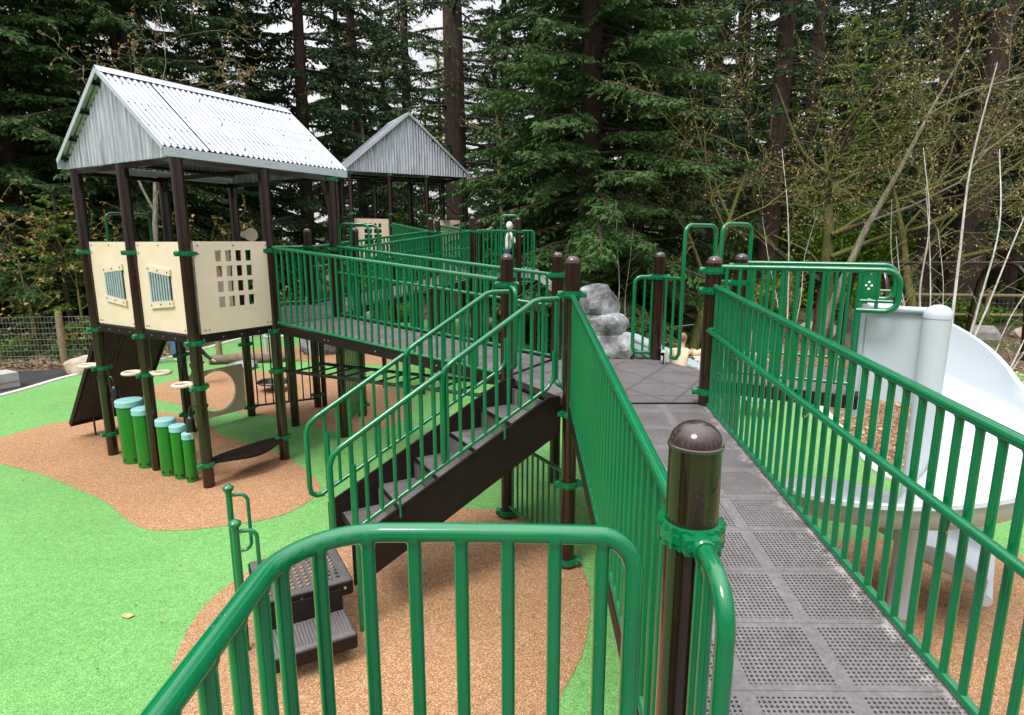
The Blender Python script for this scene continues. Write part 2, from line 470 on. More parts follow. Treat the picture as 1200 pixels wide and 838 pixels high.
def railing(label, P0, P1, top, bot=.05, name='railing', group=None, mid=None, mid_side=1, spacing=.1,
            r=.0225, rb=.019, rbal=.0150, loop0=False, loop1=False, mat='green_metal', cat='railing', start=.05, n=12, bottom=True):
    P0, P1 = Vector(P0), Vector(P1); d = P1-P0; L = math.hypot(d.x, d.y); sl = d.z/L
    rz = math.degrees(math.atan2(d.y, d.x))
    t = thing(name, label, cat, P0, rz, group)
    X = lambda u, z, w=0: (u, w, z+sl*u)
    pts = []; rad = .075
    if loop0: pts += [X(0, bot+.0)]+[Vector(X(p.x, p.z)) for p in arc((0, 0, top), (0, 0, -1), (1, 0, 0), rad)]
    else: pts.append(X(0, top))
    pts.append(X(L/2, top))
    if loop1: pts += [Vector(X(p.x, p.z)) for p in arc((L, 0, top), (-1, 0, 0), (0, 0, -1), rad)]+[X(L, bot)]
    else: pts.append(X(L, top))
    mb = MB(); mb.tube(pts, r, n); part('top_rail', mb, mat, t, smooth=60)
    if bottom:
        mb = MB(); mb.tube([X(0, bot), X(L/2, bot), X(L, bot)], rb, n); part('bottom_rail', mb, mat, t, smooth=60)
    k = max(1, round((L-2*start)/spacing)); Lb = top-bot
    me = baluster_mesh(Lb, rbal, mat)
    for i in range(k+1):
        u = start+(L-2*start)*i/k
        link('baluster', me, t, X(u, bot))
    if mid is not None:
        w = .055*mid_side
        mp = [X(.02, mid, 0), X(.03, mid, w*.6), X(.06, mid, w)]+[X(L*q, mid, w) for q in (.25, .5, .75)]+[X(L-.06, mid, w), X(L-.03, mid, w*.6), X(L-.02, mid, 0)]
        mb = MB(); mb.tube(mp, .0195, n); h = part('handrail', mb, mat, t, smooth=60)
        mb = MB(); q = .35
        while q < L-.2:
            mb.tube([X(q, mid-.012, w), X(q+.005, mid-.06, w), X(q+.03, mid-.085, w*.7), X(q+.06, mid-.085, w*.2), X(q+.065, mid-.08, 0)], .007, 8); q += 1.1
        part('bracket', mb, mat, h, smooth=60)
    return t

# ------------------------------------------------------------------ camera, light, world
EYE = 2.83
cam = bpy.data.cameras.new('camera'); cam.sensor_width = 36; cam.lens = 21.0; cam.clip_end = 2000; cam.clip_start = .02
co = link('camera', cam, None, (0, 0, EYE), (R(90-11.0), 0, 0)); scene.camera = co
w = bpy.data.worlds.new('World'); scene.world = w; w.use_nodes = True
nt = w.node_tree; bg = nt.nodes['Background']
sky = nt.nodes.new('ShaderNodeTexSky'); sky.sky_type = 'NISHITA'; sky.sun_disc = False
SUN_EL, SUN_AZ = 58, 215      # azimuth: compass style, from +Y clockwise
sky.sun_elevation = R(SUN_EL); sky.sun_rotation = R(SUN_AZ); sky.dust_density = 4; sky.air_density = 1.2; sky.ozone_density = 1
mx = nt.nodes.new('ShaderNodeMix'); mx.data_type = 'RGBA'; mx.inputs[0].default_value = .88
nt.links.new(sky.outputs[0], mx.inputs[6])
tcw = nt.nodes.new('ShaderNodeTexCoord'); nzw = nt.nodes.new('ShaderNodeTexNoise'); nzw.inputs['Scale'].default_value = 2.5; nzw.inputs['Detail'].default_value = 6
nt.links.new(tcw.outputs['Generated'], nzw.inputs['Vector'])
crw = nt.nodes.new('ShaderNodeValToRGB'); nt.links.new(nzw.outputs[0], crw.inputs[0])
crw.color_ramp.elements[0].position = .3; crw.color_ramp.elements[0].color = (8.2, 8.3, 8.8, 1)
crw.color_ramp.elements[1].position = .7; crw.color_ramp.elements[1].color = (11.5, 11.4, 11.6, 1)
sxw = nt.nodes.new('ShaderNodeSeparateXYZ'); nt.links.new(tcw.outputs['Generated'], sxw.inputs[0])
g1 = math_(nt, 'MULTIPLY_ADD', math_(nt, 'POWER', math_(nt, 'MAXIMUM', sxw.outputs[2], 0.), 2.6), 2.1, .50)
vm = nt.nodes.new('ShaderNodeVectorMath'); vm.operation = 'SCALE'; nt.links.new(crw.outputs[0], vm.inputs[0]); nt.links.new(g1, vm.inputs['Scale'])
nt.links.new(vm.outputs[0], mx.inputs[7])
nt.links.new(mx.outputs[2], bg.inputs[0]); bg.inputs[1].default_value = .09
sl_ = bpy.data.lights.new('sun', 'SUN'); sl_.energy = 1.5; sl_.angle = R(20); sl_.color = (1, .96, .9)
so = link('sun', sl_)
az = R(SUN_AZ); el = R(SUN_EL)
sd = Vector((math.sin(az)*math.cos(el), math.cos(az)*math.cos(el), math.sin(el)))
so.rotation_euler = sd.to_track_quat('Z', 'Y').to_euler(); so.location = (0, 0, 30)
scene.view_settings.view_transform = 'Standard'; scene.view_settings.look = 'None'
scene.view_settings.exposure = .97; scene.view_settings.gamma = 1; scene.view_settings.use_curve_mapping = False

# ------------------------------------------------------------------ ground
def cat_closed(P, n=8):
    P = [Vector((p[0], p[1], 0)) for p in P]; m = len(P); out = []
    for i in range(m):
        p0, p1, p2, p3 = P[i-1], P[i], P[(i+1) % m], P[(i+2) % m]
        for k in range(n):
            t = k/n
            out.append(.5*((2*p1)+(p2-p0)*t+(2*p0-5*p1+4*p2-p3)*t*t+(3*p1-p0-3*p2+p3)*t**3))
    return [(p.x, p.y) for p in out]
def cat_open(P, n=8):
    P = [Vector((p[0], p[1], 0)) for p in P]; P = [P[0]*2-P[1]]+P+[P[-1]*2-P[-2]]; out = []
    for i in range(1, len(P)-2):
        p0, p1, p2, p3 = P[i-1:i+3]
        for k in range(n):
            t = k/n
            out.append(.5*((2*p1)+(p2-p0)*t+(2*p0-5*p1+4*p2-p3)*t*t+(3*p1-p0-3*p2+p3)*t**3))
    out.append(P[-2]); return [(p.x, p.y) for p in out]
import bmesh
def sheet(name, poly, z, mat, kind='structure'):
    bm = bmesh.new(); vs = [bm.verts.new((x, y, z)) for x, y in poly]
    f = bm.faces.new(vs)
    if f.normal.z < 0: bmesh.ops.reverse_faces(bm, faces=[f])
    bmesh.ops.triangulate(bm, faces=bm.faces[:])
    for f in bm.faces:
        f.normal_update()
        if f.normal.z < 0: f.normal_flip()
    me = bpy.data.meshes.new(name); bm.to_mesh(me); bm.free(); me.materials.append(MATS[mat])
    o = link(name, me); o['kind'] = kind; return o
def terrain():
    mb = MB(); rows = []
    xs = [-300, -120, -70]+[x*1.5 for x in range(-30, 31)]+[70, 120, 300]
    ys = [-300, -100, -30]+[y*1.5 for y in range(-6, 44)]+[90, 150, 400]
    rnd = np.random.default_rng(3)
    for y in ys:
        row = []
        for x in xs:
            inside = (-11.5 < x < 7.6 and y < 22) or (abs(x) > 60) or y > 64 or y < -8
            far = max(0, y-22)
            z = -.06 if inside else -.05+.10*rnd.random()+min(.5, .012*far)
            if x > 6 and y > 16: z += min(.5, .03*(y-16))
            row.append((x, y, z))
        rows.append(row)
    mb.grid(rows); struct('ground', mb, 'forest_floor', smooth=180)
terrain()
LEFT_EDGE = [(-11.6, -6), (-11.2, 2), (-10.3, 7.2), (-9.5, 10.75), (-9.36, 12.54), (-8.6, 13.93), (-8.2, 15.9), (-7.9, 17.64), (-6.6, 20.2), (-3, 21.6), (2, 21), (5.4, 18.5), (6.12, 15.02), (5.7, 11.76), (4.85, 8.3), (4.55, 6.9), (5.2, 6.25), (7, 6.3), (12, 7), (16, 5), (18, -6)]
edge = cat_open(LEFT_EDGE, 8)
sheet('rubber_surface', edge, 0., 'rubber_green')
mb = MB()
for a, b in zip(edge[:-1], edge[1:]):
    d = Vector((b[0]-a[0], b[1]-a[1], 0)).normalized(); nrm = Vector((-d.y, d.x, 0))
    A0, B0 = Vector((*a, 0)), Vector((*b, 0))
    q = [A0+nrm*.0, A0+nrm*.13, B0+nrm*.13, B0+nrm*.0]
    mb.add([p+Vector((0, 0, -.06)) for p in q]+[p+Vector((0, 0, .022)) for p in q], [(4, 7, 6, 5), (0, 1, 5, 4), (1, 2, 6, 5), (2, 3, 7, 6), (3, 0, 4, 7)])
struct('concrete_kerb', mb, 'kerb_concrete')
tan1 = cat_closed([(-7.45, 8.15), (-7.35, 8.9), (-6.85, 9.45), (-6.1, 9.75), (-5.1, 9.35), (-4.2, 8.4), (-3.4, 7.9), (-2.75, 7.3), (-2.3, 6.7), (-2.23, 6.3), (-2.45, 5.83), (-3.01, 5.58), (-3.58, 5.52), (-3.97, 5.74), (-4.46, 6.15), (-4.94, 6.46), (-5.83, 6.98), (-6.7, 7.4)])
tan2 = cat_closed([(-2.15, 2.9), (-2.25, 3.43), (-2.36, 3.76), (-2.43, 4.26), (-2.31, 4.76), (-2.12, 5.05), (-1.54, 5.55), (-.91, 5.94), (-.37, 6.0), (.18, 5.83), (.52, 5.21), (.64, 4.5), (.51, 3.76), (.26, 3.15), (.1, 2.2), (-.6, 1.6), (-1.5, 1.9)])
tan3 = cat_closed([(-7.1, 11.4), (-6.9, 12.4), (-6.2, 13.0), (-4.5, 12.75), (-3.3, 12.3), (-2.2, 11.2), (-1.7, 10.0), (-1.9, 8.9), (-2.7, 8.7), (-3.6, 9.3), (-5.2, 9.95), (-6.6, 10.6)])
tan4 = cat_closed([(-7.2, 15.0), (-6.4, 16.0), (-4.5, 16.2), (-2.6, 15.6), (-1.4, 14.6), (-1.9, 13.8), (-3.4, 13.7), (-5.0, 14.1), (-6.4, 14.2)])
tan5 = cat_closed([(1.9, 4.1), (2.5, 5.0), (3.5, 5.35), (4.5, 5.1), (5.3, 4.6), (6.4, 3.2), (5.4, 1.4), (3, .9), (1.9, 2.0), (1.75, 3.1)])
for p in (tan1, tan2, tan3, tan4, tan5): sheet('tan_rubber', p, .004, 'rubber_tan')
sheet('asphalt_path', cat_closed([(-9.3, 11.0), (-9.45, 12.6), (-9.4, 13.2), (-11, 13.0), (-14, 11.8), (-20, 9), (-22, 4), (-13, 3), (-11.5, 6), (-10.3, 8.6)]), -.0, 'asphalt').location.z = -.012
sheet('mulch_bed', cat_closed([(4.2, 6.6), (4.6, 9), (5.2, 12), (5.6, 15), (5.2, 17.6), (8, 19), (13, 19), (19, 18), (22, 12), (18, 7.5), (11, 6.8), (6.6, 6.1), (5, 6.0)]), -.02, 'mulch').location.z = -.0
sheet('rubber_island', cat_closed([(9.6, 12.0), (10.2, 14.0), (13, 15.2), (17, 14.6), (18, 12), (15, 10.6), (11.5, 10.8)]), .0, 'rubber_green')
def raised(name, poly, z, mat): sheet(name, poly, z, mat)
raised('lawn', cat_closed([(-46, 24), (-36, 22), (-24, 23.5), (-20, 27), (-22, 34), (-34, 40), (-50, 36)]), .42, 'grass')
raised('road', [(-60, 33), (-20, 30), (-20, 31.6), (-60, 35)], .47, 'road')
raised('lawn', cat_closed([(-6, 34), (2, 31), (11, 32), (15, 36), (10, 42), (-2, 44)]), .62, 'grass')
raised('road', [(3, 34.6), (16, 35.8), (16, 37), (3, 35.6)], .67, 'road')

# ------------------------------------------------------------------ entry ramp, landing, foreground rails
SL = .0866
S, Rr = Vector((.487, 4.85, 0)), Vector((1.625, 4.85, 0))
S5, S4, S3, S2 = Vector((2.2, 5.80, 0)), Vector((1.65, 6.75, 0)), Vector((.51, 6.76, 0)), Vector((-.05, 5.81, 0))
rz_ = lambda y: 1.068+SL*y
t = thing('entry_ramp', 'sloping grey perforated ramp rising from the foreground to the six-sided deck', 'ramp', (.45, 1.2, 0), -.64)
mb = MB(); Lr = 3.66
sl_z = lambda x, y: rz_(1.2)+SL*y
mb.prism([(.0, 0), (1.15, 0), (1.15, Lr), (0, Lr)], lambda x, y: sl_z(x, y)-.006, sl_z)
part('ramp_floor', mb, 'deck_ramp', t, smooth=0)
mb = MB(); mb.prism([(.01, .01), (1.14, .01), (1.14, Lr-.01), (.01, Lr-.01)], lambda x, y: sl_z(x, y)-.034, lambda x, y: sl_z(x, y)-.030); part('hole_shade_sheet', mb, 'dark_inside', t, smooth=0)  # dark sheet added below the floor so the perforations read as shaded
for i, x in enumerate((-.012, 1.158)):
    mb = MB(); mb.prism([(x-.011, 0), (x+.011, 0), (x+.011, Lr), (x-.011, Lr)], lambda x, y: sl_z(x, y)-.09, lambda x, y: sl_z(x, y)+.006); part('edge_beam', mb, 'beam_brown', t, smooth=0)
mb = MB()
for x in (.3, .85): mb.prism([(x-.02, 0), (x+.02, 0), (x+.02, Lr), (x-.02, Lr)], lambda x, y: sl_z(x, y)-.10, lambda x, y: sl_z(x, y)-.036)
for k in range(1, 11): mb.box((.575, k*.35, sl_z(0, k*.35)-.06), (1.13, .05, .045))
part('joist', mb, 'beam_brown', t, smooth=0)
mb = MB()
for x in (.03, 1.12):
    mb.tube([(x, .12, 0), (x, .12, sl_z(0, .1)-.09)], .05, 14)
part('support_leg', mb, 'brown_metal', t, smooth=60)

t = thing('ramp_landing', 'grey landing platform at the near foot of the entry ramp', 'platform', (-.5, -1.3, 0))
mb = MB(); mb.prism([(0, 0), (2.15, 0), (2.15, 2.47), (0, 2.47)], 1.158, 1.164); part('deck', mb, 'deck_tile', t, smooth=0)
mb = MB(); mb.prism([(0, 2.475), (2.15, 2.475), (2.15, 2.495), (0, 2.495)], 1.07, 1.165); mb.prism([(-.02, 0), (0, 0), (0, 2.495), (-.02, 2.495)], 1.07, 1.165); part('edge_beam', mb, 'beam_brown', t, smooth=0)
mb = MB()
for x, y in ((.1, .1), (2.05, .1), (.1, 2.4)): mb.tube([(x, y, 0), (x, y, 1.09)], .05, 14)
part('support_leg', mb, 'brown_metal', t, smooth=60)

FP = Vector((.447, 1.385, 0))
t = thing('newel_post', 'brown round domed post in the foreground at the ramp foot', 'post', FP)
post(t, 0, 0, 0, 2.345, True, (2.125,), name='shaft', rz=-90)

railing('bright green railing running up the left edge of the entry ramp', (FP.x+.002, FP.y+.09, rz_(1.475)), (S.x, S.y-.075, rz_(4.775)), .915, .03, mid=None, n=14, start=.06)
railing('green railing with an extra lower handrail along the right edge of the entry ramp', (1.567+.0112*.5, .5, rz_(.5)), (1.567+.0112*4.78, 4.77, rz_(4.77)), .995, .025, mid=.655, mid_side=1, n=14)

# foreground landing railing, bends round the landing corner
t = thing('landing_railing', 'large green curved railing across the bottom of the picture', 'railing', (-.47, 1.2, 0))
zt = 2.21-.0
pth = [(0, -1.9, zt), (0, -.9, zt), (0, -.3, zt)]+[p for p in arc((0, 0, zt), (0, -1, 0), (1, 0, 0), .19, 10)]+[(.35, .0, zt), (.55, -.006, zt)]+[p for p in arc((.735, -.012, zt), (-1, 0, 0), (0, 0, -1), .085, 8)]+[(.735, -.012, 1.6), (.735, -.012, 1.2)]
mb = MB(); mb.tube(pth, .0215, 20); part('top_rail', mb, 'green_metal', t, smooth=60)
mb = MB(); mb.tube([(0, -1.9, 1.22), (0, -.25, 1.22)]+[p for p in arc((0, 0, 1.22), (0, -1, 0), (1, 0, 0), .19, 8)]+[(.735, -.012, 1.22)], .017, 14); part('bottom_rail', mb, 'green_metal', t, smooth=60)
me = baluster_mesh(zt-1.22, .0158)
for x, y in ((.665, -.012), (.563, -.008), (.461, -.002), (.359, 0), (.257, 0), (.157, -.006), (.065, -.05), (.012, -.12), (0, -.19), (0, -.29), (0, -.39), (0, -.5), (0, -.6), (0, -.7), (0, -.8), (0, -.9), (0, -1.0), (0, -1.1)):
    link('baluster', me, t, (x, y, 1.22))
# short loop panel beyond the clamp
t = thing('loop_railing', 'short green looped rail end clamped to the near side of the foreground post', 'railing', (.447, 1.31, 0))
mb = MB(); mb.tube([(0, .02, 2.125), (0, -.06, 2.125)]+arc((-.003, -.2, 2.125), (0, 1, 0), (0, 0, -1), .1, 10)+[(-.003, -.2, 1.6), (-.003, -.2, 1.2)], .0205, 20); part('top_rail', mb, 'green_metal', t, smooth=60)
for y in (-.02, -.075): link('baluster', baluster_mesh(.9, .0150), t, (0, y, 1.215))

# ------------------------------------------------------------------ six-sided deck
def hexdeck(label, name, P, z, posts, ptop, gl, mat='deck_hex', cat='platform', rot0=0., skirt=.1):
    c = sum(P, Vector())/len(P)
    t = thing(name, label, cat, (c.x, c.y, 0), rot0)
    Mi = Matrix.Rotation(-R(rot0), 3, 'Z')
    Q = [Mi @ (p-c) for p in P]
    mb = MB(); mb.prism([(q.x*.985, q.y*.985) for q in Q], z-.008, z); part('deck', mb, mat, t, smooth=0)
    mb = MB(); mb.prism([(q.x*.97, q.y*.97) for q in Q], z-.036, z-.030); part('hole_shade_sheet', mb, 'dark_inside', t, smooth=0)  # added dark sheet, puts shade behind the deck holes
    mb = MB()
    for a, b in zip(Q, Q[1:]+Q[:1]):
        mb.beam(a*.99+Vector((0, 0, z-.052)), b*.99+Vector((0, 0, z-.052)), .025, skirt)
    for a in Q[:3]: mb.beam(a*.95+Vector((0, 0, z-.075)), -a*.95+Vector((0, 0, z-.075)), .04, .06)
    part('edge_beam', mb, 'beam_brown', t, smooth=0)
    for q, (top, cl) in zip(Q, posts):
        if top: post(t, q.x, q.y, 0, top, True, cl)
    return t
HZ = 1.5; HT = 2.66
hexdeck('six-sided grey deck at the ramp top with domed brown posts', 'hex_platform', [S, Rr, S5, S4, S3, S2], HZ,
        [(HT, (2.41, 1.41, .78, .06)), (HT, (2.44, 2.60, 1.60)), (HT, (2.60, 2.44, 1.55)), (HT, (2.44,)), (HT, (2.46,)), (HT, (2.42, 1.44, .06))], HT, None)
# under-deck barrier below the stairs
railing('green barred barrier standing low under the stairs', (S.x, S.y, 0), (S2.x, S2.y, 0), .86, .14, name='barrier', rbal=.011, r=.017, loop0=False, start=.12)
# stub loops and arches
e = D(0)
def loop_panel(label, A, direction, L, top, bot, z, name='loop_railing', nb=2, group=None):
    d = Vector(direction).normalized(); rz = math.degrees(math.atan2(d.y, d.x))
    t = thing(name, label, 'railing', (A.x, A.y, z), rz, group)
    pts = [(.05, 0, top)]+arc((L, 0, top), (-1, 0, 0), (0, 0, -1), .08)+arc((L, 0, bot), (0, 0, 1), (-1, 0, 0), .06)+[(L-.2, 0, bot)]
    mb = MB(); mb.tube(pts, .0215, 12); part('top_rail', mb, 'green_metal', t, smooth=60)
    for i in range(nb): link('baluster', baluster_mesh(top-bot+.03, .0145), t, (L-.085*(i+1)-.03, 0, bot-.03))
    return t
d34 = (S4-S3).normalized()
loop_panel('narrow green loop rail right of the deck post beside the grey rock climber', S3, d34, .2, .94, .1, HZ, nb=1)
loop_panel('green loop rail just left of the middle back deck post', S4, -d34, .27, .94, .08, HZ)
d45 = (S5-S4).normalized()
def arch(label, A, d, base_off, reach, zt, zl, z, out, group=None, panel=True):
    """tall loop: rises at base_off along d, goes over in direction out, comes back down"""
    d = Vector(d).normalized(); rz = math.degrees(math.atan2(d.y, d.x))
    t = thing('grab_arch', label, 'grab bar', (A.x, A.y, z), rz, group)
    o = Matrix.Rotation(-R(rz), 3, 'Z') @ Vector(out).normalized()
    p = Vector((base_off, 0, 0))
    pts = [p+Vector((-.12, 0, .06)), p+Vector((-.04, 0, .06)), p+Vector((0, 0, .12)), p+Vector((0, 0, zt-.4))]+arc(p+Vector((0, 0, zt)), (0, 0, -1), o, .09)+arc(p+o*reach+Vector((0, 0, zt)), -o, (0, 0, -1), .09)+[p+o*reach+Vector((0, 0, zl))]
    mb = MB(); mb.tube(pts, .0215, 12); part('arch_tube', mb, 'green_metal', t, smooth=60)
    if panel:
        mb = MB(); mb.tube([(0.05, 0, .94), (base_off, 0, .94)], .017, 10); part('top_rail', mb, 'green_metal', t, smooth=60)
        for i in range(2): link('baluster', baluster_mesh(.88, .0145), t, (base_off*(i+1)/3, 0, .06))
    return t
out45 = D(29.4)
arch('tall green arch rising right of the middle back deck post', S4, d45, .36, .46, 1.50, .45, HZ, out45)
arch('tall green arch rising by the right-hand back deck post', S5, -d45, .25, .42, 1.50, .45, HZ, out45)

# ------------------------------------------------------------------ stairs
SH = 209.4
sd_, sn_ = D(SH), D(SH-90)      # along descent, toward S2 side
t = thing('staircase', 'dark perforated staircase descending from the deck to the transfer steps', 'stairs', (S.x, S.y, 0), SH)
W0, W1 = -.04, -.80            # local y: S side to S2 side
for k in range(5):
    z = HZ-.18*(k+1); u0 = .10+.33*k
    mb = MB(); mb.box((u0+.17, (W0+W1)/2, z-.012), (.35, W0-W1-.04, .024)); tr = part('tread', mb, 'deck_tread', t, smooth=0)
    mb = MB(); mb.box((u0+.338, (W0+W1)/2, z-.024), (.016, W0-W1-.04, .055)); part('nosing', mb, 'beam_brown', tr, smooth=0)
    mb = MB(); mb.box((u0+.012, (W0+W1)/2, z+.075), (.014, W0-W1-.04, .15)); part('riser', mb, 'deck_tread', tr, smooth=0)
for y in (W0, W1):
    mb = MB(); P = [(.08, 1.56), (.2, 1.56), (1.86, .70), (1.86, .36), (1.72, .40), (.08, 1.24)]
    n = len(P); vs = [(u, y-.012, z) for u, z in P]+[(u, y+.012, z) for u, z in P]
    mb.add(vs, [tuple(range(n)), tuple(range(n, 2*n))[::-1]]+[(i, (i+1) % n, n+(i+1) % n, n+i) for i in range(n)])
    part('stringer', mb, 'beam_brown', t, smooth=0)
mb = MB(); mb.box((.03, -.45, 1.49), (.12, .9, .02)); part('top_plate', mb, 'beam_brown', t, smooth=0)
def stair_rail(label, y, grp=None):
    t = thing('stair_railing', label, 'railing', (S.x, S.y, 0), SH, grp)
    sl = -.585
    # upper section
    zt = lambda u: 2.38 if u < .33 else 2.38+sl*(u-.33)
    pts = [(.06, y, 1.62), (.06, y, 2.25)]+arc((.06, y, 2.38), (0, 0, -1), (1, 0, 0), .09)[1:]
    pts = [(.13, y, 2.38), (.3, y, 2.38), (.36, y, 2.365), (.42, y, zt(.42)), (1.05, y, zt(1.05)), (1.12, y, zt(1.12)-.01), (1.145, y, zt(1.14)-.06), (1.15, y, 1.2)]
    mb = MB(); mb.tube(pts, .0215, 12); part('top_rail', mb, 'green_metal', t, smooth=60)
    lo = lambda u: 1.66-.52*(u-.2)
    mb = MB(); mb.tube([(.16, y, 1.95), (.16, y, 1.76), (.17, y, 1.71), (.22, y, lo(.22)), (1.15, y, lo(1.15))], .0175, 10); part('bottom_rail', mb, 'green_metal', t, smooth=60)
    # lower section
    zl = lambda u: 1.88+sl*(u-1.15)
    pts = [(1.15, y, zl(1.15)), (1.9, y, zl(1.9)), (1.965, y, zl(1.965)-.015), (1.99, y, zl(1.99)-.07), (1.99, y, .86)]+[(1.98, y, .80), (1.94, y, .775), (1.88, y, .775)]
    mb = MB(); mb.tube(pts, .0215, 12); part('top_rail', mb, 'green_metal', t, smooth=60)
    mb = MB(); mb.tube([(1.15, y, lo(1.15)), (1.9, y, lo(1.9))], .0175, 10); part('bottom_rail', mb, 'green_metal', t, smooth=60)
    u = .27
    while u < 1.9:
        if abs(u-1.15) > .04:
            top = zt(u) if u < 1.15 else zl(u)
            link('baluster', baluster_mesh(round(top-lo(u), 2), .0142), t, (u, y, lo(u)))
        u += .105
    mb = MB()
    for u_ in (.62, 1.5): mb.tube([(u_, y, lo(u_)), (u_, y, lo(u_)-.16)], .010, 8)
    part('bracket', mb, 'green_metal', t, smooth=60)
    mb = MB(); mb.tube([(1.83, y+.012, 1.3), (1.83, y+.012, .02)], .018, 12); part('leg', mb, 'green_metal', t, smooth=60)
stair_rail('green stair railing on the near side of the dark stairs', W0+.03)
stair_rail('green stair railing on the far side of the dark stairs', W1-.03)

t = thing('transfer_platform', 'low dark perforated platform and step at the foot of the stairs', 'platform', (-1.17, 3.96, 0), SH)
mb = MB(); mb.box((.31, -.30, .408), (.62, .62, .024)); pl = part('platform_top', mb, 'deck_platform', t, smooth=0)
mb = MB(); mb.beam((0, -.0, .36), (.62, 0, .36), .02, .1); mb.beam((0, -.61, .36), (.62, -.61, .36), .02, .1); mb.beam((.62, 0, .36), (.62, -.61, .36), .02, .1); mb.beam((0, 0, .36), (0, -.61, .36), .02, .1)
part('apron', mb, 'beam_brown', pl, smooth=0)
mb = MB()
for u in (.06, .19, .32, .45, .56): mb.lathe([(.009, 0), (.009, .006)], 8); 
mb = MB()
for u in (.05, .2, .35, .5, .58): mb.tube([(u, .008, .37), (u, .017, .37)], .010, 8)
part('bolt', mb, 'bolt_steel', pl)
mb = MB(); mb.box((.33, .19, .208), (.52, .32, .024)); st = part('step', mb, 'deck_tread', t, smooth=0)
mb = MB(); mb.beam((.07, .345, .16), (.59, .345, .16), .02, .09); mb.beam((.07, .345, .16), (.07, .03, .16), .02, .09); mb.beam((.59, .345, .16), (.59, .03, .16), .02, .09); part('apron', mb, 'beam_brown', st, smooth=0)
mb = MB(); mb.box((.33, .03, .3), (.5, .012, .16)); part('riser', mb, 'beam_brown', st, smooth=0)
mb = MB()
for u, v in ((.08, -.08), (.54, -.08), (.08, -.53), (.54, -.53)): mb.tube([(u, v, 0), (u, v, .31)], .03, 10)
part('leg', mb, 'black_metal', t, smooth=60)
def grab_post(label, x, y, h, face):
    t = thing('grab_post', label, 'grab bar', (x, y, 0), face, 'grab posts at the transfer platform')
    mb = MB(); mb.tube([(0, 0, 0), (0, 0, h/2), (0, 0, h)], .0235, 14); p = part('shaft', mb, 'green_metal', t, smooth=60)
    mb = MB(); mb.lathe([(.026, h-.02), (.038, h-.005), (.043, h+.012), (.040, h+.022), (.022, h+.038), (.001, h+.042)], 18); part('cap', mb, 'green_metal', p, smooth=50)
    mb = MB(); mb.tube([(0, 0, h-.05), (.05, 0, h-.05)]+arc((.13, 0, h-.05), (-1, 0, 0), (0, 0, -1), .06)+[(.13, 0, h-.42)]+arc((.13, 0, h-.52), (0, 0, 1), (-1, 0, 0), .06)+[(0, 0, h-.52)], .014, 12); part('loop', mb, 'green_metal', t, smooth=60)
grab_post('nearer green mushroom-capped grab post at the transfer platform corner', -1.87, 3.74, .95, 20)
grab_post('farther green mushroom-capped grab post behind the nearer one', -2.19, 4.33, .95, 20)

# ------------------------------------------------------------------ bridge to the house
BA, BB = 149.4, 59.4
P3 = Vector((-3.555, 6.6, 0))
def G(a, b, z=0): return P3+D(BA)*BAY*a+D(BB)*BAY*b+Vector((0, 0, z))
PH = 1.79
P4, P9 = G(0, 1), G(0, 2)
brd = (S2-P4); BL = brd.length; bang = math.degrees(math.atan2(brd.y, brd.x))
t = thing('access_bridge', 'long grey sloping bridge between the near playhouse and the six-sided deck', 'bridge', (P4.x, P4.y, 0), bang)
sb = (HZ-PH)/BL; zb_ = lambda x, y: PH+sb*x
mb = MB(); mb.prism([(.05, .03), (BL-.04, .03), (BL-.04, BAY), (.05, BAY)], lambda x, y: zb_(x, y)-.008, zb_); part('ramp_floor', mb, 'deck_tile', t, smooth=0)
mb = MB(); mb.prism([(.06, .04), (BL-.05, .04), (BL-.05, BAY-.01), (.06, BAY-.01)], lambda x, y: zb_(x, y)-.034, lambda x, y: zb_(x, y)-.030); part('hole_shade_sheet', mb, 'dark_inside', t, smooth=0)  # dark sheet under the bridge floor, stands in for shade in its holes
for y in (.0, BAY+.03):
    mb = MB(); mb.beam((.05, y, zb_(.05, 0)-.04), (BL-.05, y, zb_(BL-.05, 0)-.04), .03, .105)
    bm_ = part('edge_beam', mb, 'beam_brown', t, smooth=0)
    mb = MB()
    for u in (.1, .9, .96, 1.7, 2.5, 2.56, BL-.1): mb.tube([(u, y-.016, zb_(u, 0)-.04), (u, y-.021, zb_(u, 0)-.04)], .009, 8)
    part('bolt', mb, 'bolt_steel', bm_)
railing('green railing along the near edge of the sloping bridge', P4+Vector((0, 0, PH))+brd.normalized()*.07-Vector(), Vector((S2.x, S2.y, HZ))-brd.normalized()*.1, .965, .035)
railing('green railing with lower handrail along the far edge of the sloping bridge', P9+Vector((0, 0, PH))+brd.normalized()*.07, Vector((S3.x, S3.y, HZ))-brd.normalized()*.08, .965, .035, mid=.62, mid_side=-1)
dB = (S3-S2).normalized()
loop_panel('short green loop rail at the bridge end over the stair head', S2, -sn_, .0, .92, .3, HZ) if False else None
loop_panel('small green loop rail right of the deck post at the stair head', S2, (S-S2), .17, .90, .12, HZ, nb=1)
loop_panel('small green loop rail beside the deck post at the top of the ramp', S, (S2-S), .22, .90, .12, HZ, nb=1)
t = thing('horizontal_ladder', 'black horizontal ladder bars hanging under the sloping bridge', 'climbing ladder', (P4.x, P4.y, 0), bang)
for y in (.06, .62):
    mb = MB(); mb.tube([(.08, y, 1.19), (BL*.5, y, 1.22), (BL-.05, y, 1.26)], .021, 10); part('side_rail', mb, 'black_metal', t, smooth=60)
for i in range(11):
    u = .25+i*.28; mb = MB(); mb.tube([(u, .06, 1.2+.02*u), (u, .62, 1.2+.02*u)], .014, 8); part('rung', mb, 'black_metal', t, smooth=60)

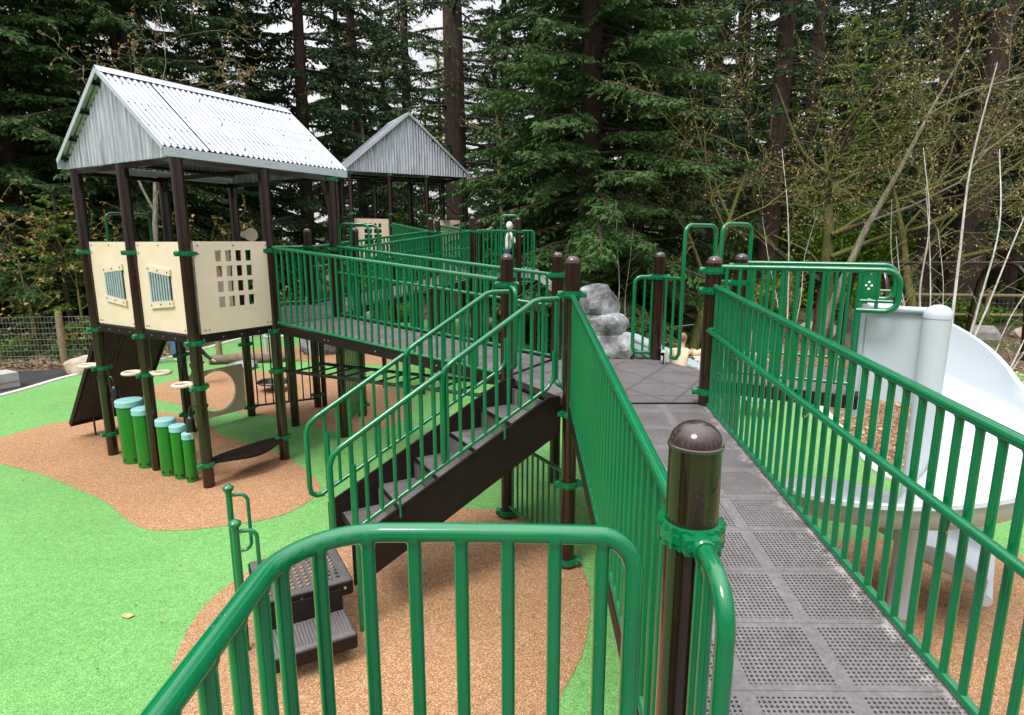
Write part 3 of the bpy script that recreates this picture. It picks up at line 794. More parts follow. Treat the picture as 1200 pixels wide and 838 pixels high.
# ------------------------------------------------------------------ roofed towers
def corr_rows(L, pitch=.07, seg=6): 
    n = int(L/pitch)*seg; return [L*i/n for i in range(n+1)]
def roof(parent, wy, dx, zeave, zapex, f, r, e, gx=-.09):
    """ridge along local x at wy/2; eaves at y=-e and wy+e; gables at x=gx and dx-gx"""
    ym = wy/2; amp = .012; pitch = .07; mb = MB()
    xs = corr_rows(dx+f+r)
    for sgn in (-1, 1):
        ye = -e if sgn < 0 else wy+e
        rows = []
        for q in (0, .33, .66, 1):
            y = ym+(ye-ym)*q; z = zapex+(zeave-zapex)*q
            rows.append([(x-f, y, z+amp*math.sin(2*math.pi*x/pitch)) for x in xs])
        cuts = [0, int(len(xs)*.22), int(len(xs)*.40), len(xs)]
        for ci in range(3):
            a_, b_ = cuts[ci], cuts[ci+1]
            mb.grid([[(p[0], p[1], p[2]+.004*(ci % 2)) for p in r_[a_:b_]] for r_ in rows])
    ro = part('roof', mb, 'galvanised', parent, smooth=60)
    slope = (zapex-zeave)/(ym+e)
    for x in (gx, dx-gx):
        mb = MB(); rows = [[], []]
        for y in corr_rows(wy+2*e):
            yy = y-e; zt = zapex-abs(yy-ym)*slope-.03; xx = x+.017*math.sin(2*math.pi*y/.078)
            rows[0].append((xx, yy, zeave-.095)); rows[1].append((xx, yy, max(zt, zeave-.09)))
        mb.grid(rows); part('gable', mb, 'galvanised_gable', ro, smooth=60)
    for y in (-e, wy+e):
        mb = MB(); s_ = -1 if y < 0 else 1
        mb.box(((dx+r-f)/2, y+s_*.012, zeave-.055), (dx+f+r, .006, .085)); mb.box(((dx+r-f)/2, y-s_*.02, zeave-.10), (dx+f+r, .07, .006))
        fa = part('fascia', mb, 'fascia_metal', ro, smooth=0)
        mb = MB()
        for x in (.0, .05, dx/2, dx/2+.05, dx, dx+.05): mb.tube([(x, y+s_*.015, zeave-.05), (x, y+s_*.022, zeave-.05)], .008, 8)
        part('bolt', mb, 'bolt_steel', fa)
    mb = MB()
    for s_ in (-1, 1):
        M = Matrix.Rotation(-s_*math.atan(slope), 3, 'X')
        mb.box(Vector(((dx+r-f)/2, ym+s_*.055*math.cos(math.atan(slope)), zapex+.018-.055*math.sin(math.atan(slope)))), (dx+f+r+.01, .12, .004), M)
    part('ridge_cap', mb, 'fascia_metal', ro, smooth=0)
    mb = MB()
    for x in (-f, dx+r):
        for s_ in (-1, 1):
            ye = -e if s_ < 0 else wy+e
            mb.beam((x, ym, zapex-.02), (x, ye, zeave-.02), .012, .05)
    part('barge_trim', mb, 'fascia_metal', ro, smooth=0)
    mb = MB()
    for q in (.12, .42, .72, .94):
        for s_ in (-1, 1):
            ye = -e if s_ < 0 else wy+e
            y = ym+(ye-ym)*q; z = zapex+(zeave-zapex)*q-.035
            mb.beam((-f+.01, y, z), (dx+r-.01, y, z), .035, .035)
    part('purlin', mb, 'beam_brown', ro, smooth=0)
    mb = MB()
    for x in (0, dx/2, dx): mb.beam((x, -.0, zeave-.13), (x, wy, zeave-.13), .05, .05)
    for y in (0, wy): mb.beam((0, y, zeave-.14), (dx, y, zeave-.14), .05, .05)
    part('roof_beam', mb, 'brown_metal', ro, smooth=0)
    mb = MB()
    for s_ in (-1, 1):
        ye = -e if s_ < 0 else wy+e
        for i in range(6):
            x = -f+.15+(dx+f+r-.3)*i/5
            for q in (.2, .55, .9):
                y = ym+(ye-ym)*q; z = zapex+(zeave-zapex)*q
                mb.lathe([(.009, .004), (.009, .016), (.003, .02)], 6, (x, y, z))
    part('roof_screw', mb, 'fastener', ro)
    return ro

def panel(parent, L, z0, z1, M, holes=None, mat='beige_plastic', th=.019, name='wall_panel'):
    """flat sheet on local x 0..L, z; holes=(xs cut list, zs cut list, set of (i,j) open cells); M maps"""
    mb = MB()
    xs = [0, L]; zs = [z0, z1]; open_ = set()
    if holes: xs, zs, open_ = holes
    def pt(x, y, z): return M @ Vector((x, y, z))
    nx, nz = len(xs)-1, len(zs)-1
    isf = lambda i, j: 0 <= i < nx and 0 <= j < nz and (i, j) not in open_
    for i in range(nx):
        for j in range(nz):
            if (i, j) in open_: continue
            x0, x1, a, b = xs[i], xs[i+1], zs[j], zs[j+1]
            mb.add([pt(x0, 0, a), pt(x1, 0, a), pt(x1, 0, b), pt(x0, 0, b)], [(0, 1, 2, 3)])
            mb.add([pt(x0, th, a), pt(x1, th, a), pt(x1, th, b), pt(x0, th, b)], [(3, 2, 1, 0)])
            for (di, dj, q) in ((-1, 0, ((x0, a), (x0, b))), (1, 0, ((x1, b), (x1, a))), (0, -1, ((x1, a), (x0, a))), (0, 1, ((x0, b), (x1, b)))):
                if not isf(i+di, j+dj):
                    (u, v), (u2, v2) = q
                    mb.add([pt(u, 0, v), pt(u, th, v), pt(u2, th, v2), pt(u2, 0, v2)], [(0, 1, 2, 3)])
    o = part(name, mb, mat, parent, smooth=0)
    fb = MB()
    for x, z in ((.05, z1-.04), (L/2, z1-.04), (L-.05, z1-.04), (.05, z0+.04), (.1, z0+.04), (L-.05, z0+.04), (L-.1, z0+.04), (.05, z1-.13), (L-.05, z1-.13)):
        fb.tube([pt(x, -.005, z), pt(x, .002, z)], .009, 8)
    part('fastener', fb, 'fastener', o)
    return o
def frameM(o, ang):
    return Matrix.Translation(o) @ Matrix.Rotation(R(ang), 4, 'Z')
def window16(L, z0, z1, n=4, x0=None, wx=.075, gx=.045, zz=None, wz=.13, gz=.045):
    x0 = x0 if x0 is not None else (L-(n*wx+(n-1)*gx))/2
    zz = zz if zz is not None else z0+(z1-z0)*.33
    xs = [0]; zs = [z0]
    for i in range(n): xs += [x0+i*(wx+gx), x0+i*(wx+gx)+wx]
    for i in range(n): zs += [zz+i*(wz+gz), zz+i*(wz+gz)+wz]
    xs.append(L); zs.append(z1)
    return xs, zs, {(1+2*i, 1+2*j) for i in range(n) for j in range(n)}

# near playhouse: local x along 59.4 (depth), local y along 149.4
house = thing('playhouse', 'near playhouse tower with bright corrugated metal roof and cream panels', 'playhouse', P3, BB)
b = BAY
ZE, ZA = 3.80, 4.70
for (x, y, top, cl) in ((0, 0, ZE-.1, (2.70, 1.71, 1.20, .28)), (0, b, ZE-.1, (2.70, 1.71, 1.23)), (0, 2*b, ZE-.1, (2.70, 1.71, 1.20, .30)), (b, 0, ZE-.1, (2.72, 1.72, 1.2, .3)), (b, 2*b, ZE-.1, (1.2, .3)), (2*b, 0, ZE-.06, (ZE-.14, 2.72)), (2*b, 2*b, ZE-.1, (1.2, .15)), (2*b, b, 1.72, ())):
    post(house, x, y, 0, top, False, cl)
mb = MB(); mb.prism([(.02, .02), (2*b-.02, .02), (2*b-.02, 2*b-.02), (.02, 2*b-.02)], PH-.03, PH-.0); part('deck', mb, 'deck_tile', house, smooth=0)
mb = MB()
for p, q in (((0, 0), (0, 2*b)), ((0, 0), (2*b, 0)), ((2*b, 0), (2*b, 2*b)), ((0, 2*b), (2*b, 2*b)), ((0, b), (2*b, b)), ((b, 0), (b, 2*b))):
    mb.beam((*p, PH-.05), (*q, PH-.05), .03, .085)
dkb = part('edge_beam', mb, 'beam_brown', house, smooth=0)
mb = MB()
for i in range(9):
    y = .1+i*.24; mb.tube([(-.016, y, PH-.05), (-.022, y, PH-.05)], .009, 8); mb.tube([(y, -.016, PH-.05), (y, -.022, PH-.05)], .009, 8)
part('bolt', mb, 'bolt_steel', dkb)
roof(house, 2*b, 2*b, ZE, ZA, .16, .24, .06, -.055)
# front panels (local x = -.02) and right panel
for k in range(2):
    y1 = b*(k+1)-PR-.005; L = b-2*PR-.01
    pn = panel(house, L, PH+.01, EYE-.005, frameM((.01, y1, 0), -90))
    M = frameM((.01, y1, 0), -90)
    mb = MB(); cx_ = L*(.47 if k == 0 else .55); zc = 2.31; tl = 1 if k == 0 else -1
    for sg in (1, -1):
        Mr = Matrix.Rotation(R(5.5)*sg*-tl*-1, 3, 'Y')
        Mx = M.to_3x3() @ Mr
        mb.box(M @ Vector((cx_, -.012, zc+sg*.195)), (.47, .024, .075), Mx)
    gf = part('grille_frame', mb, 'beige_plastic', pn, smooth=0)
    mb = MB(); mb.box(M @ Vector((cx_, -.003, zc)), (.43, .004, .36), M.to_3x3()); part('dark_slot', mb, 'dark_inside', gf, smooth=0)
    mb = MB()
    for i in range(8):
        x_ = cx_-.185+i*.053; mb.tube([M @ Vector((x_, -.014, zc-.19)), M @ Vector((x_, -.014, zc+.19))], .0125, 8)
    part('grille_bar', mb, 'tile_grille', gf, smooth=60)
    mb = MB()
    for i in (-.19, 0, .19):
        for sg in (1, -1):
            z_ = zc+sg*.195-math.tan(R(5.5))*i*sg*tl; mb.tube([M @ Vector((cx_+i, -.023, z_)), M @ Vector((cx_+i, -.029, z_))], .010, 8)
    part('fastener', mb, 'fastener', gf)
L = b-2*PR+.03
panel(house, L, PH+.01, EYE-.005, frameM((PR+.01, -.03, 0), 0), window16(L, PH+.01, EYE, x0=.25, zz=2.08, wx=.078, gx=.052, wz=.125, gz=.05))
# inner activity panel seen through the window, half height, on the back row
pn = panel(house, .83, PH+.01, EYE-.03, frameM((b+PR, 2*b-.03, 0), 0), name='activity_panel')
mb = MB()
for q, rr in ((.3, .17), (.5, .26)):
    mb.tube([(b+PR+q+rr*.7*math.cos(a), 2*b-.036, 2.3+rr*math.sin(a)) for a in [i*.35 for i in range(15)]], .009, 6)
part('groove', mb, 'fastener', pn, smooth=60)
# crawl panel with round hole between the mid-left and rear-left posts
mb = MB(); Lc = b-2*PR-.04; z0, z1 = .14, .90; cxx, czz, rr_ = Lc*.46, .54, .315; nseg = 48
for sgn, yy in ((1, 0), (-1, .02)):
    ring, outer = [], []
    for i in range(nseg):
        a = 2*math.pi*i/nseg; c, s_ = math.cos(a), math.sin(a)
        kx = min((Lc-cxx)/c if c > 1e-6 else 1e9, -cxx/c if c < -1e-6 else 1e9, (z1-czz)/s_ if s_ > 1e-6 else 1e9, (z0-czz)/s_ if s_ < -1e-6 else 1e9)
        ring.append((b+PR+.02+cxx+rr_*c, 2*b+yy, czz+rr_*s_)); outer.append((b+PR+.02+cxx+kx*c, 2*b+yy, czz+kx*s_))
    vs = ring+outer
    mb.add(vs, [((i, (i+1) % nseg, nseg+(i+1) % nseg, nseg+i) if sgn > 0 else (nseg+i, nseg+(i+1) % nseg, (i+1) % nseg, i)) for i in range(nseg)])
base = len(mb.v)-4*nseg
for i in range(nseg):
    j = (i+1) % nseg
    mb.f.append((base+i, base+2*nseg+i, base+2*nseg+j, base+j)); mb.f.append((base+nseg+i, base+nseg+j, base+3*nseg+j, base+3*nseg+i))
cp = part('crawl_panel', mb, 'beige_plastic', house, smooth=0)
mb = MB(); mb.tube([(b+PR+.02+cxx+(rr_+.02)*math.cos(i*.13), 2*b-.004, czz+(rr_+.02)*math.sin(i*.13)) for i in range(49)], .008, 6); part('hole_trim', mb, 'beige_plastic', cp, smooth=60)
# bench between front corner post and right mid post
mb = MB(); rows = []
for i in range(17):
    q = i/16; x = .07+(b-.14)*q; wd = .07+.13*math.sin(math.pi*q); z = .30+.015*math.cos(2*math.pi*q)
    rows.append([(x, -wd-.02, z-.03), (x, -wd-.02, z), (x, wd-.02, z), (x, wd-.02, z-.03), (x, -wd-.02, z-.03)])
mb.grid(rows); part('bench_seat', mb, 'beam_brown', house, smooth=40)
# cream ring holders on the posts and hanging bells
def ringholder(x, y, z, a):
    mb = MB(); d = D(a); c = Vector((x, y, z))+d*(PR+.15)
    mb.tube([c+Vector((math.cos(k/20*2*math.pi)*.095, math.sin(k/20*2*math.pi)*.095, 0)) for k in range(20)], .021, 8, closed=True)
    mb.beam(Vector((x, y, z))+d*PR, c-d*.08, .06, .03)
    part('ring_holder', mb, 'beige_plastic', house, smooth=60)
ringholder(0, 0, 1.22, 110); ringholder(0, b, 1.24, 110); ringholder(0, b, 1.26, -70); ringholder(0, 2*b, 1.22, 110); 
def bell(x, y, z, a):
    d = D(a); p = Vector((x, y, z))
    mb = MB(); mb.lathe([(PR+.002, -.012), (PR+.012, -.012), (PR+.012, .012), (PR+.002, .012)], 20, (x, y, z)); mb.tube([p+d*PR, p+d*.12, p+d*.15+Vector((0, 0, -.04)), p+d*.15+Vector((0, 0, -.12))], .012, 8)
    h = part('bell_bracket', mb, 'black_metal', house, smooth=50)
    q = p+d*.15
    mb = MB(); mb.lathe([(.012, -.12), (.03, -.13), (.042, -.16), (.05, -.25), (.062, -.30), (.06, -.305), (.001, -.28)], 16, tuple(q)); part('bell', mb, 'black_metal', h, smooth=50)
    mb = MB(); mb.tube([q+Vector((0, 0, -.29)), q+Vector((.005, 0, -.40))], .012, 6); part('clapper', mb, 'bolt_steel', h)
bell(0, 0, .98, 115); bell(0, 2*b, 1.08, -70)
# grab loop at the climber side and talk horn at the back
mb = MB(); yq = 2*b+.05; mb.tube([(.3, yq, PH+.2), (.3, yq, 2.9)]+arc((.3, yq, 3.19), (0, 0, -1), (1, 0, 0), .08)+arc((.86, yq, 3.19), (-1, 0, 0), (0, 0, -1), .08)+[(.86, yq, PH+.2)], .019, 10); part('grab_loop', mb, 'green_metal', house, smooth=60)
mb = MB(); c = Vector((2*b-.1, 1.62*b, 2.93)); d = D(-100)
mb.tube([c-d*.12, c-d*.02, c+d*.06, c+d*.13], [.05, .06, .085, .10], 16); part('talk_horn', mb, 'beige_plastic', house, smooth=50)

# drums
for lab, x, y, r, h in (('tallest and widest green drum tube with pale blue lid, beside the left house post', -4.94, 7.45, .160, .83),
                        ('second tallest green drum tube, tucked behind the middle house post', -4.665, 7.27, .125, .77),
                        ('third green drum tube with pale blue lid, just right of the middle house post', -4.23, 7.0, .112, .71),
                        ('slim green drum tube, second shortest of the drum row', -4.02, 6.88, .090, .67),
                        ('shortest and slimmest green drum tube with pale blue lid', -3.84, 6.77, .070, .61)):
    t = thing('drum', lab, 'drum', (x, y, 0), 0, 'green tube drums in front of the playhouse')
    mb = MB(); mb.lathe([(r*.92, 0), (r*.92, h*.5), (r*.92, h-.07)], 28); bo = part('drum_body', mb, 'drum_green', t, smooth=50)
    mb = MB()
    for a in (250, 300, 350):
        d = D(a); p = d*(r*.92-.002)+Vector((0, 0, .06)); mb.tube([p, p+d*.006], .018, 10)
    part('drain_hole', mb, 'dark_inside', bo)
    mb = MB(); mb.lathe([(r*.93, h-.075), (r, h-.073), (r, h-.008), (r-.008, h), (r*.5, h+.002), (.001, h+.002)], 28); part('drum_lid', mb, 'drum_lid', t, smooth=35)

# climbing board on the far-left side
t = thing('climbing_wall', 'dark brown perforated climbing board leaning against the near playhouse', 'climbing wall', G(2, 0), BB)
mb = MB(); k = 1.16; zt_, zb2 = 1.72, .22
def cw(x, s_): return (x, .06+k*(1-s_), zb2+(zt_-zb2)*s_)
ang = math.atan2(zt_-zb2, k)
bo = link('board', None) if False else None
mb = MB(); Ls = math.hypot(k, zt_-zb2); mb.box((b/2, Ls/2, 0), (b-.12, Ls, .022))
bo = part('board', mb, 'climb_board', t, (0, .06, zt_), (math.radians(0), 0, 0), smooth=0)
bo.rotation_euler = (-ang, 0, 0)
mb = MB(); mb.box((.05, Ls/2, .0), (.03, Ls, .07)); mb.box((b-.05, Ls/2, 0), (.03, Ls, .07)); mb.box((b/2, Ls, 0), (b-.07, .03, .07)); part('board_edge', mb, 'beam_brown', bo, smooth=0)
mb = MB()
for x in (.25, .8): mb.beam((x, Ls*.1, .035), (x, Ls*.9, .035), .05, .03)
part('rib', mb, 'beam_brown', bo, smooth=0)
for x in (.3, .85):
    mb = MB(); mb.tube([(x, k-.05, 0), (x, k-.05, .3)], .014, 8); part('leg', mb, 'black_metal', t, smooth=60)

# rear half-hex platform
P6 = G(2, 2); P8, Q = P6+D(29.4)*BAY, P9+D(89.4)*BAY
hexdeck('grey deck behind the near playhouse where the second ramp begins', 'rear_platform', [P9, Q, P8, P6], PH, [(0, ()), (2.98, (2.74, 1.2, .2)), (2.98, (2.74, .22)), (0, ())], 2.98, None)
railing('dark thin-barred barrier standing on the ground behind the near playhouse', P6+D(29.4)*.06, P8-D(29.4)*.06, 1.6, .16, name='barrier', rbal=.011, r=.016, mat='black_metal', spacing=.13)
railing('green barred barrier standing on the ground under the bridge', P9+D(89.4)*.06, Q-D(89.4)*.06, 1.62, .16, name='barrier', rbal=.011, r=.016, spacing=.085)
railing('green railing closing the rear of the deck behind the near playhouse', Vector((*P6.xy, PH))+D(29.4)*.07, Vector((*P8.xy, PH))-D(29.4)*.07, .95, .05)
arch('tall green arch at the right side of the deck behind the near playhouse', P9, D(89.4), .28, .42, 1.28, .06, PH, D(-.6), panel=False)
arch('second tall green arch close behind the first by the near playhouse', Q, -D(89.4), .22, .42, 1.28, .06, PH, D(-.6), panel=False)

# second ramp and far landing
L1, L2 = Q+D(59.4)*3.27, P8+D(59.4)*3.27
LZ = 2.08
def ramp_between(label, A0, A1, B0, B1, z0, z1, railA, railB, mid=True):
    """A0->A1 right side, B0->B1 left side"""
    d = A1-A0; L = d.length; a = math.degrees(math.atan2(d.y, d.x)); W = (B0-A0).length
    t = thing('access_ramp', label, 'ramp', (A0.x, A0.y, 0), a)
    zz = lambda x, y: z0+(z1-z0)*x/L
    mb = MB(); mb.prism([(.03, .02), (L-.03, .02), (L-.03, W-.02), (.03, W-.02)], lambda x, y: zz(x, y)-.008, zz); part('ramp_floor', mb, 'deck_tile', t, smooth=0)
    for y in (0, W):
        mb = MB(); mb.beam((.03, y, zz(.03, 0)-.045), (L-.03, y, zz(L-.03, 0)-.045), .03, .105); part('edge_beam', mb, 'beam_brown', t, smooth=0)
    mb = MB()
    for u in (.1, L*.5):
        for y in (.06, W-.06): mb.tube([(u, y, 0), (u, y, zz(u, 0)-.08)], .045, 10)
    part('support_leg', mb, 'brown_metal', t, smooth=60)
    dn = d.normalized()*.08
    railing(railA, Vector((*A0.xy, z0))+dn, Vector((*A1.xy, z1))-dn, .95, .04, mid=.62 if mid else None, mid_side=1, n=8)
    railing(railB, Vector((*B0.xy, z0))+dn, Vector((*B1.xy, z1))-dn, .95, .04, mid=.62 if mid else None, mid_side=-1, n=8)
ramp_between('grey ramp rising away from the near playhouse to the far landing', Q, L1, P8, L2, PH, LZ,
             'green railing on the right-hand side of the ramp climbing to the far landing', 'green railing on the left-hand side of the ramp climbing to the far landing')
L3 = L1+D(29.4)*BAY; L4 = L3+D(89.4)*BAY; L5 = L4+D(149.4)*BAY; L6 = L5+D(209.4)*BAY
hexdeck('far six-sided landing deck where a child in white stands', 'hex_landing', [L1, L3, L4, L5, L6, L2], LZ,
        [(3.27, (3.03, .1)), (3.27, (3.03, .1)), (3.27, (3.03, .1)), (3.27, (3.03, .1)), (3.27, (3.03, .1)), (3.27, (3.03, .1))], 3.27, None)
U = Vector((0, 0, LZ))
for A0, B0, lab in ((L1, L3, 'green railing facing the viewer along the front of the far landing'), (L4, L5, 'green railing along the back of the far landing'), (L6, L2, 'green railing at the left side of the far landing')):
    dn = (B0-A0).normalized()*.08
    railing(lab, A0+U+dn, B0+U-dn, .97, .05, n=8)
# corner wing of the front railing and arch at the slide side
railing('green railing wing jutting right from the far landing', L3+U+D(-.6)*.07, L3+U+D(-.6)*.33, .97, -.1, loop1=True, n=8, spacing=.07)
arch('tall green arch over the slide side of the far landing', L3, D(89.4), .3, .38, 1.30, .1, LZ, D(170), panel=False)
# tower and third ramp
TA, TB = 29.4, 119.4
T3 = L5+D(TB)*3.3; T2 = T3-D(TA)*BAY; T4 = T3+D(TA)*BAY; T1 = T2-D(TA)*BAY
TZ = 2.37
ramp_between('farthest grey ramp rising left from the far landing to the roofed tower', L5, T3, L6, T2, LZ, TZ,
             'green railing on the right side of the farthest ramp below the tower', 'green railing on the left side of the farthest ramp below the tower', mid=False)
tw = thing('roofed_tower', 'far play tower with a grey corrugated gable roof and wire screens', 'play tower', T4, TB)
TE, TAp = 4.73, 6.20
for i in range(4):
    for j in range(2):
        post(tw, BAY*1.3*j, BAY*i, 0, TE-.06, False, (TE-.14, 3.55, 3.25, 2.3) if j == 0 else (TE-.14,))
mb = MB(); mb.prism([(.02, .02), (1.3*b-.02, .02), (1.3*b-.02, 3*b-.02), (.02, 3*b-.02)], TZ-.03, TZ); part('deck', mb, 'deck_tile', tw, smooth=0)
mb = MB()
for p, q in (((0, 0), (0, 3*b)), ((0, 0), (1.3*b, 0)), ((1.3*b, 0), (1.3*b, 3*b)), ((0, 3*b), (1.3*b, 3*b))): mb.beam((*p, TZ-.05), (*q, TZ-.05), .03, .09)
part('edge_beam', mb, 'beam_brown', tw, smooth=0)
rf = roof(tw, 3*b, 1.3*b, TE, TAp, .22, .2, .14)
# raised monitor strip and flue behind the ridge
mb = MB(); mb.tube([(1.2*b, 2.3*b, 5.6), (1.2*b, 2.3*b, 6.1), (1.2*b, 2.36*b, 6.2)], .05, 10); part('flue', mb, 'black_metal', rf)
panel(tw, b-2*PR, TZ+.02, 3.43, frameM((.01, 3*b-PR, 0), -90), window16(b-2*PR, TZ+.02, 3.43, n=4, x0=.26, zz=2.75, wx=.08, gx=.05, wz=.11, gz=.04))
panel(tw, b-2*PR, TZ+.02, 3.43, frameM((.01, b-PR, 0), -90))
def wire_screen(parent, x, y0, y1, z0, z1):
    mb = MB(); k = 9
    for i in range(k+1):
        y = y0+(y1-y0)*i/k; mb.tube([(x, y, z0), (x, y, z1)], .006, 5)
    k = 11
    for i in range(k+1):
        z = z0+(z1-z0)*i/k; mb.tube([(x, y0, z), (x, y1, z)], .006, 5)
    for z in (z0, z1): mb.tube([(x, y0, z), (x, y1, z)], .02, 6)
    for y in (y0, y1): mb.tube([(x, y, z0), (x, y, z1)], .02, 6)
    part('wire_screen', mb, 'black_metal', parent, smooth=60)
wire_screen(tw, 1.3*b, 2.0*b+.1, 3*b-.1, 3.5, TE-.2); wire_screen(tw, 1.3*b, .1, b-.1, 2.6, TE-.2)
mb = MB(); mb.tube([(.0, PR+(b-2*PR)*q, 3.62+.22*max(0, math.sin(math.pi*(q-.2)/.6) if .2 < q < .8 else 0)) for q in [i/24 for i in range(25)]], .018, 8)
mb.lathe([(.11, 3.45), (.11, 3.48)], 16, (0, b/2, 0)); part('arch_bar', mb, 'black_metal', tw, smooth=60)

# ------------------------------------------------------------------ slide deck and spiral slide
SA = -30.6
E2 = D(SA); n2 = D(SA+90)
SDZ = 1.70; SW = (S5-Rr).length
t = thing('slide_platform', 'small raised grey deck leading to the white spiral slide', 'platform', (Rr.x, Rr.y, 0), SA)
mb = MB(); mb.prism([(.06, .02), (1.07, .02), (1.07, SW-.02), (.06, SW-.02)], SDZ-.008, SDZ); part('deck', mb, 'deck_tile', t, smooth=0)
mb = MB(); mb.beam((.05, .0, SDZ-.05), (1.08, 0, SDZ-.05), .03, .10); mb.beam((.05, SW, SDZ-.05), (1.08, SW, SDZ-.05), .03, .10); mb.beam((.05, 0, SDZ-.1), (.05, SW, SDZ-.1), .03, .2); mb.beam((1.08, 0, SDZ-.05), (1.08, SW, SDZ-.05), .03, .1)
part('edge_beam', mb, 'beam_brown', t, smooth=0)
def slide_rail(label, A):
    t = thing('railing', label, 'railing', (A.x, A.y, SDZ), SA, None)
    top = .93; L = 1.27
    mb = MB(); mb.tube([(.06, 0, top), (.6, 0, top)]+arc((L, 0, top), (-1, 0, 0), (0, 0, -1), .1, 8)+arc((L, 0, top-.29), (0, 0, 1), (-1, 0, 0), .08, 8)+[(1.02, 0, top-.29)], .0205, 14); part('top_rail', mb, 'green_metal', t, smooth=60)
    mb = MB(); mb.tube([(1.02, 0, top-.22), (L-.03, 0, top-.22)], .013, 10); mb.tube([(.05, 0, .09), (1.03, 0, .09)], .015, 10); part('bottom_rail', mb, 'green_metal', t, smooth=60)
    for i in range(9): link('baluster', baluster_mesh(top-.09, .0145), t, (.1+i*.103, 0, .09))
    link('baluster', baluster_mesh(top+.1, .0165), t, (1.025, 0, -.1)); link('baluster', baluster_mesh(.29, .0125), t, (1.14, 0, top-.29))
    mb = MB(); mb.box((1.083, 0, top-.115), (.1, .006, .17)); pl = part('emblem_plate', mb, 'green_metal', t, smooth=0)
    mb = MB()
    for dx, dz in ((0, .03), (-.017, .006), (.017, .006), (0, -.018)): mb.tube([(1.083+dx, -.003, top-.115+dz), (1.083+dx, -.006, top-.115+dz)], .0085, 10)
    part('emblem_dot', mb, 'cloth_white', pl)
slide_rail('near green railing of the slide deck, its looped nose bearing white dots', Rr)
slide_rail('green railing on the far side of the slide deck, almost hidden behind the nearer one', S5)

PC = Rr+E2*1.52+n2*.10         # pole centre
t = thing('spiral_slide', 'white plastic spiral slide winding around a white centre pole', 'slide', (PC.x, PC.y, 0))
def stations():
    st = []
    # straight entry, from deck edge to pole
    for i in range(5):
        q = i/4; st.append((E2*(-.43*(1-q)), n2, SDZ-.02*q, .64-.07*q, .66, 0))
    phi0 = SA+90; tot = 369; nst = 76
    for i in range(1, nst+1):
        q = i/nst; th = phi0-tot*q; f = q
        z = 1.68-1.26*q**.86
        top = 2.36-1.18*0
        if q < .125: ho = .27+.30*max(0, 1-(q/.125)**2)**.8
        else: ho = .27-.09*min(1, max(0, (q-.35)/.35))
        hi = .66 if q < .02 else max(.12, .66-(q-.02)*6)
        st.append((Vector(), D(th), z, ho, hi, 1))
    th = phi0-tot; hd = D(th-90); z0 = st[-1][2]
    for i in range(1, 9):
        q = i/8; z = z0-.11*math.sin(q*math.pi/2)
        st.append((hd*(.50*q), D(th), z, .18+.09*math.sin(q*math.pi*.8), .12+.08*math.sin(q*math.pi), 2))
    return st
mb = MB(); rows = []
for C, nv, z, ho, hi, k in stations():
    prof = [(.125, hi), (.135, .10), (.17, .045), (.27, .005), (.42, -.012), (.60, .003), (.74, .045), (.80, .11), (.825, .17), (.838, ho), (.85, ho+.012), (.885, ho+.008), (.89, ho-.02), (.86, ho-.025), (.848, .165), (.825, .10), (.755, .028), (.61, -.016), (.42, -.032), (.26, -.016), (.15, .03), (.112, .09), (.10, hi), (.112, hi+.014), (.125, hi)]
    rows.append([C+nv*r+Vector((0, 0, z+h)) for r, h in prof])
mb.grid(rows)
fl = MB()
for si in (28, 54):
    for sj in (0, 1):
        pass
    A_, B_ = rows[si], rows[si+1]; seg = []
    for k_ in range(13, 22):
        a, b_ = A_[k_], B_[k_]; up_ = Vector((0, 0, -.022)); n_ = (a-b_).normalized()
        o_ = Vector((0, 0, -1)) if k_ > 15 else (a-Vector((0, 0, a.z))).normalized()
        m_ = (a+b_)/2; seg.append([m_+n_*.014, m_+n_*.014+o_*.03, m_-n_*.014+o_*.03, m_-n_*.014])
    fl.grid([q_+[q_[0]] for q_ in seg])
o0 = 0; m = len(rows[0])
mb.f.append(tuple(range(m-1))); mb.f.append(tuple(range((len(rows)-1)*m, len(rows)*m-1))[::-1])
part('chute', mb, 'white_plastic', t, smooth=45); part('joint_flange', fl, 'white_plastic', bpy.data.objects['chute'], smooth=30)
C, nv, z, ho, hi, k = stations()[-1]
mb = MB(); mb.tube([C+nv*.09+Vector((0, 0, z-.035)), C+nv*.5+Vector((0, 0, z-.06)), C+nv*.89+Vector((0, 0, z-.035))], .045, 14); part('exit_lip', mb, 'white_plastic', t, smooth=50)
mb = MB(); mb.lathe([(.085, 0), (.085, 1.1), (.085, 2.30), (.089, 2.302), (.089, 2.325), (.084, 2.345), (.066, 2.375), (.035, 2.392), (.001, 2.398)], 28); part('centre_pole', mb, 'white_plastic', t, smooth=50)
mb = MB(); mb.tube([E2*(-.42)+n2*.05+Vector((0, 0, 2.345)), n2*.06+Vector((0, 0, 2.345))], .024, 12)
mb.beam(E2*(-.425)+n2*.085+Vector((0, 0, 1.99)), n2*.085+Vector((0, 0, 1.99)), .022, .68); part('hood_panel', mb, 'white_plastic', t, smooth=50)
mb = MB(); mb.beam(E2*(-.44)+n2*.09+Vector((0, 0, 1.5)), E2*(-.44)+n2*.09+Vector((0, 0, 2.37)), .05, .02); part('entry_flange', mb, 'white_plastic', t, smooth=0)
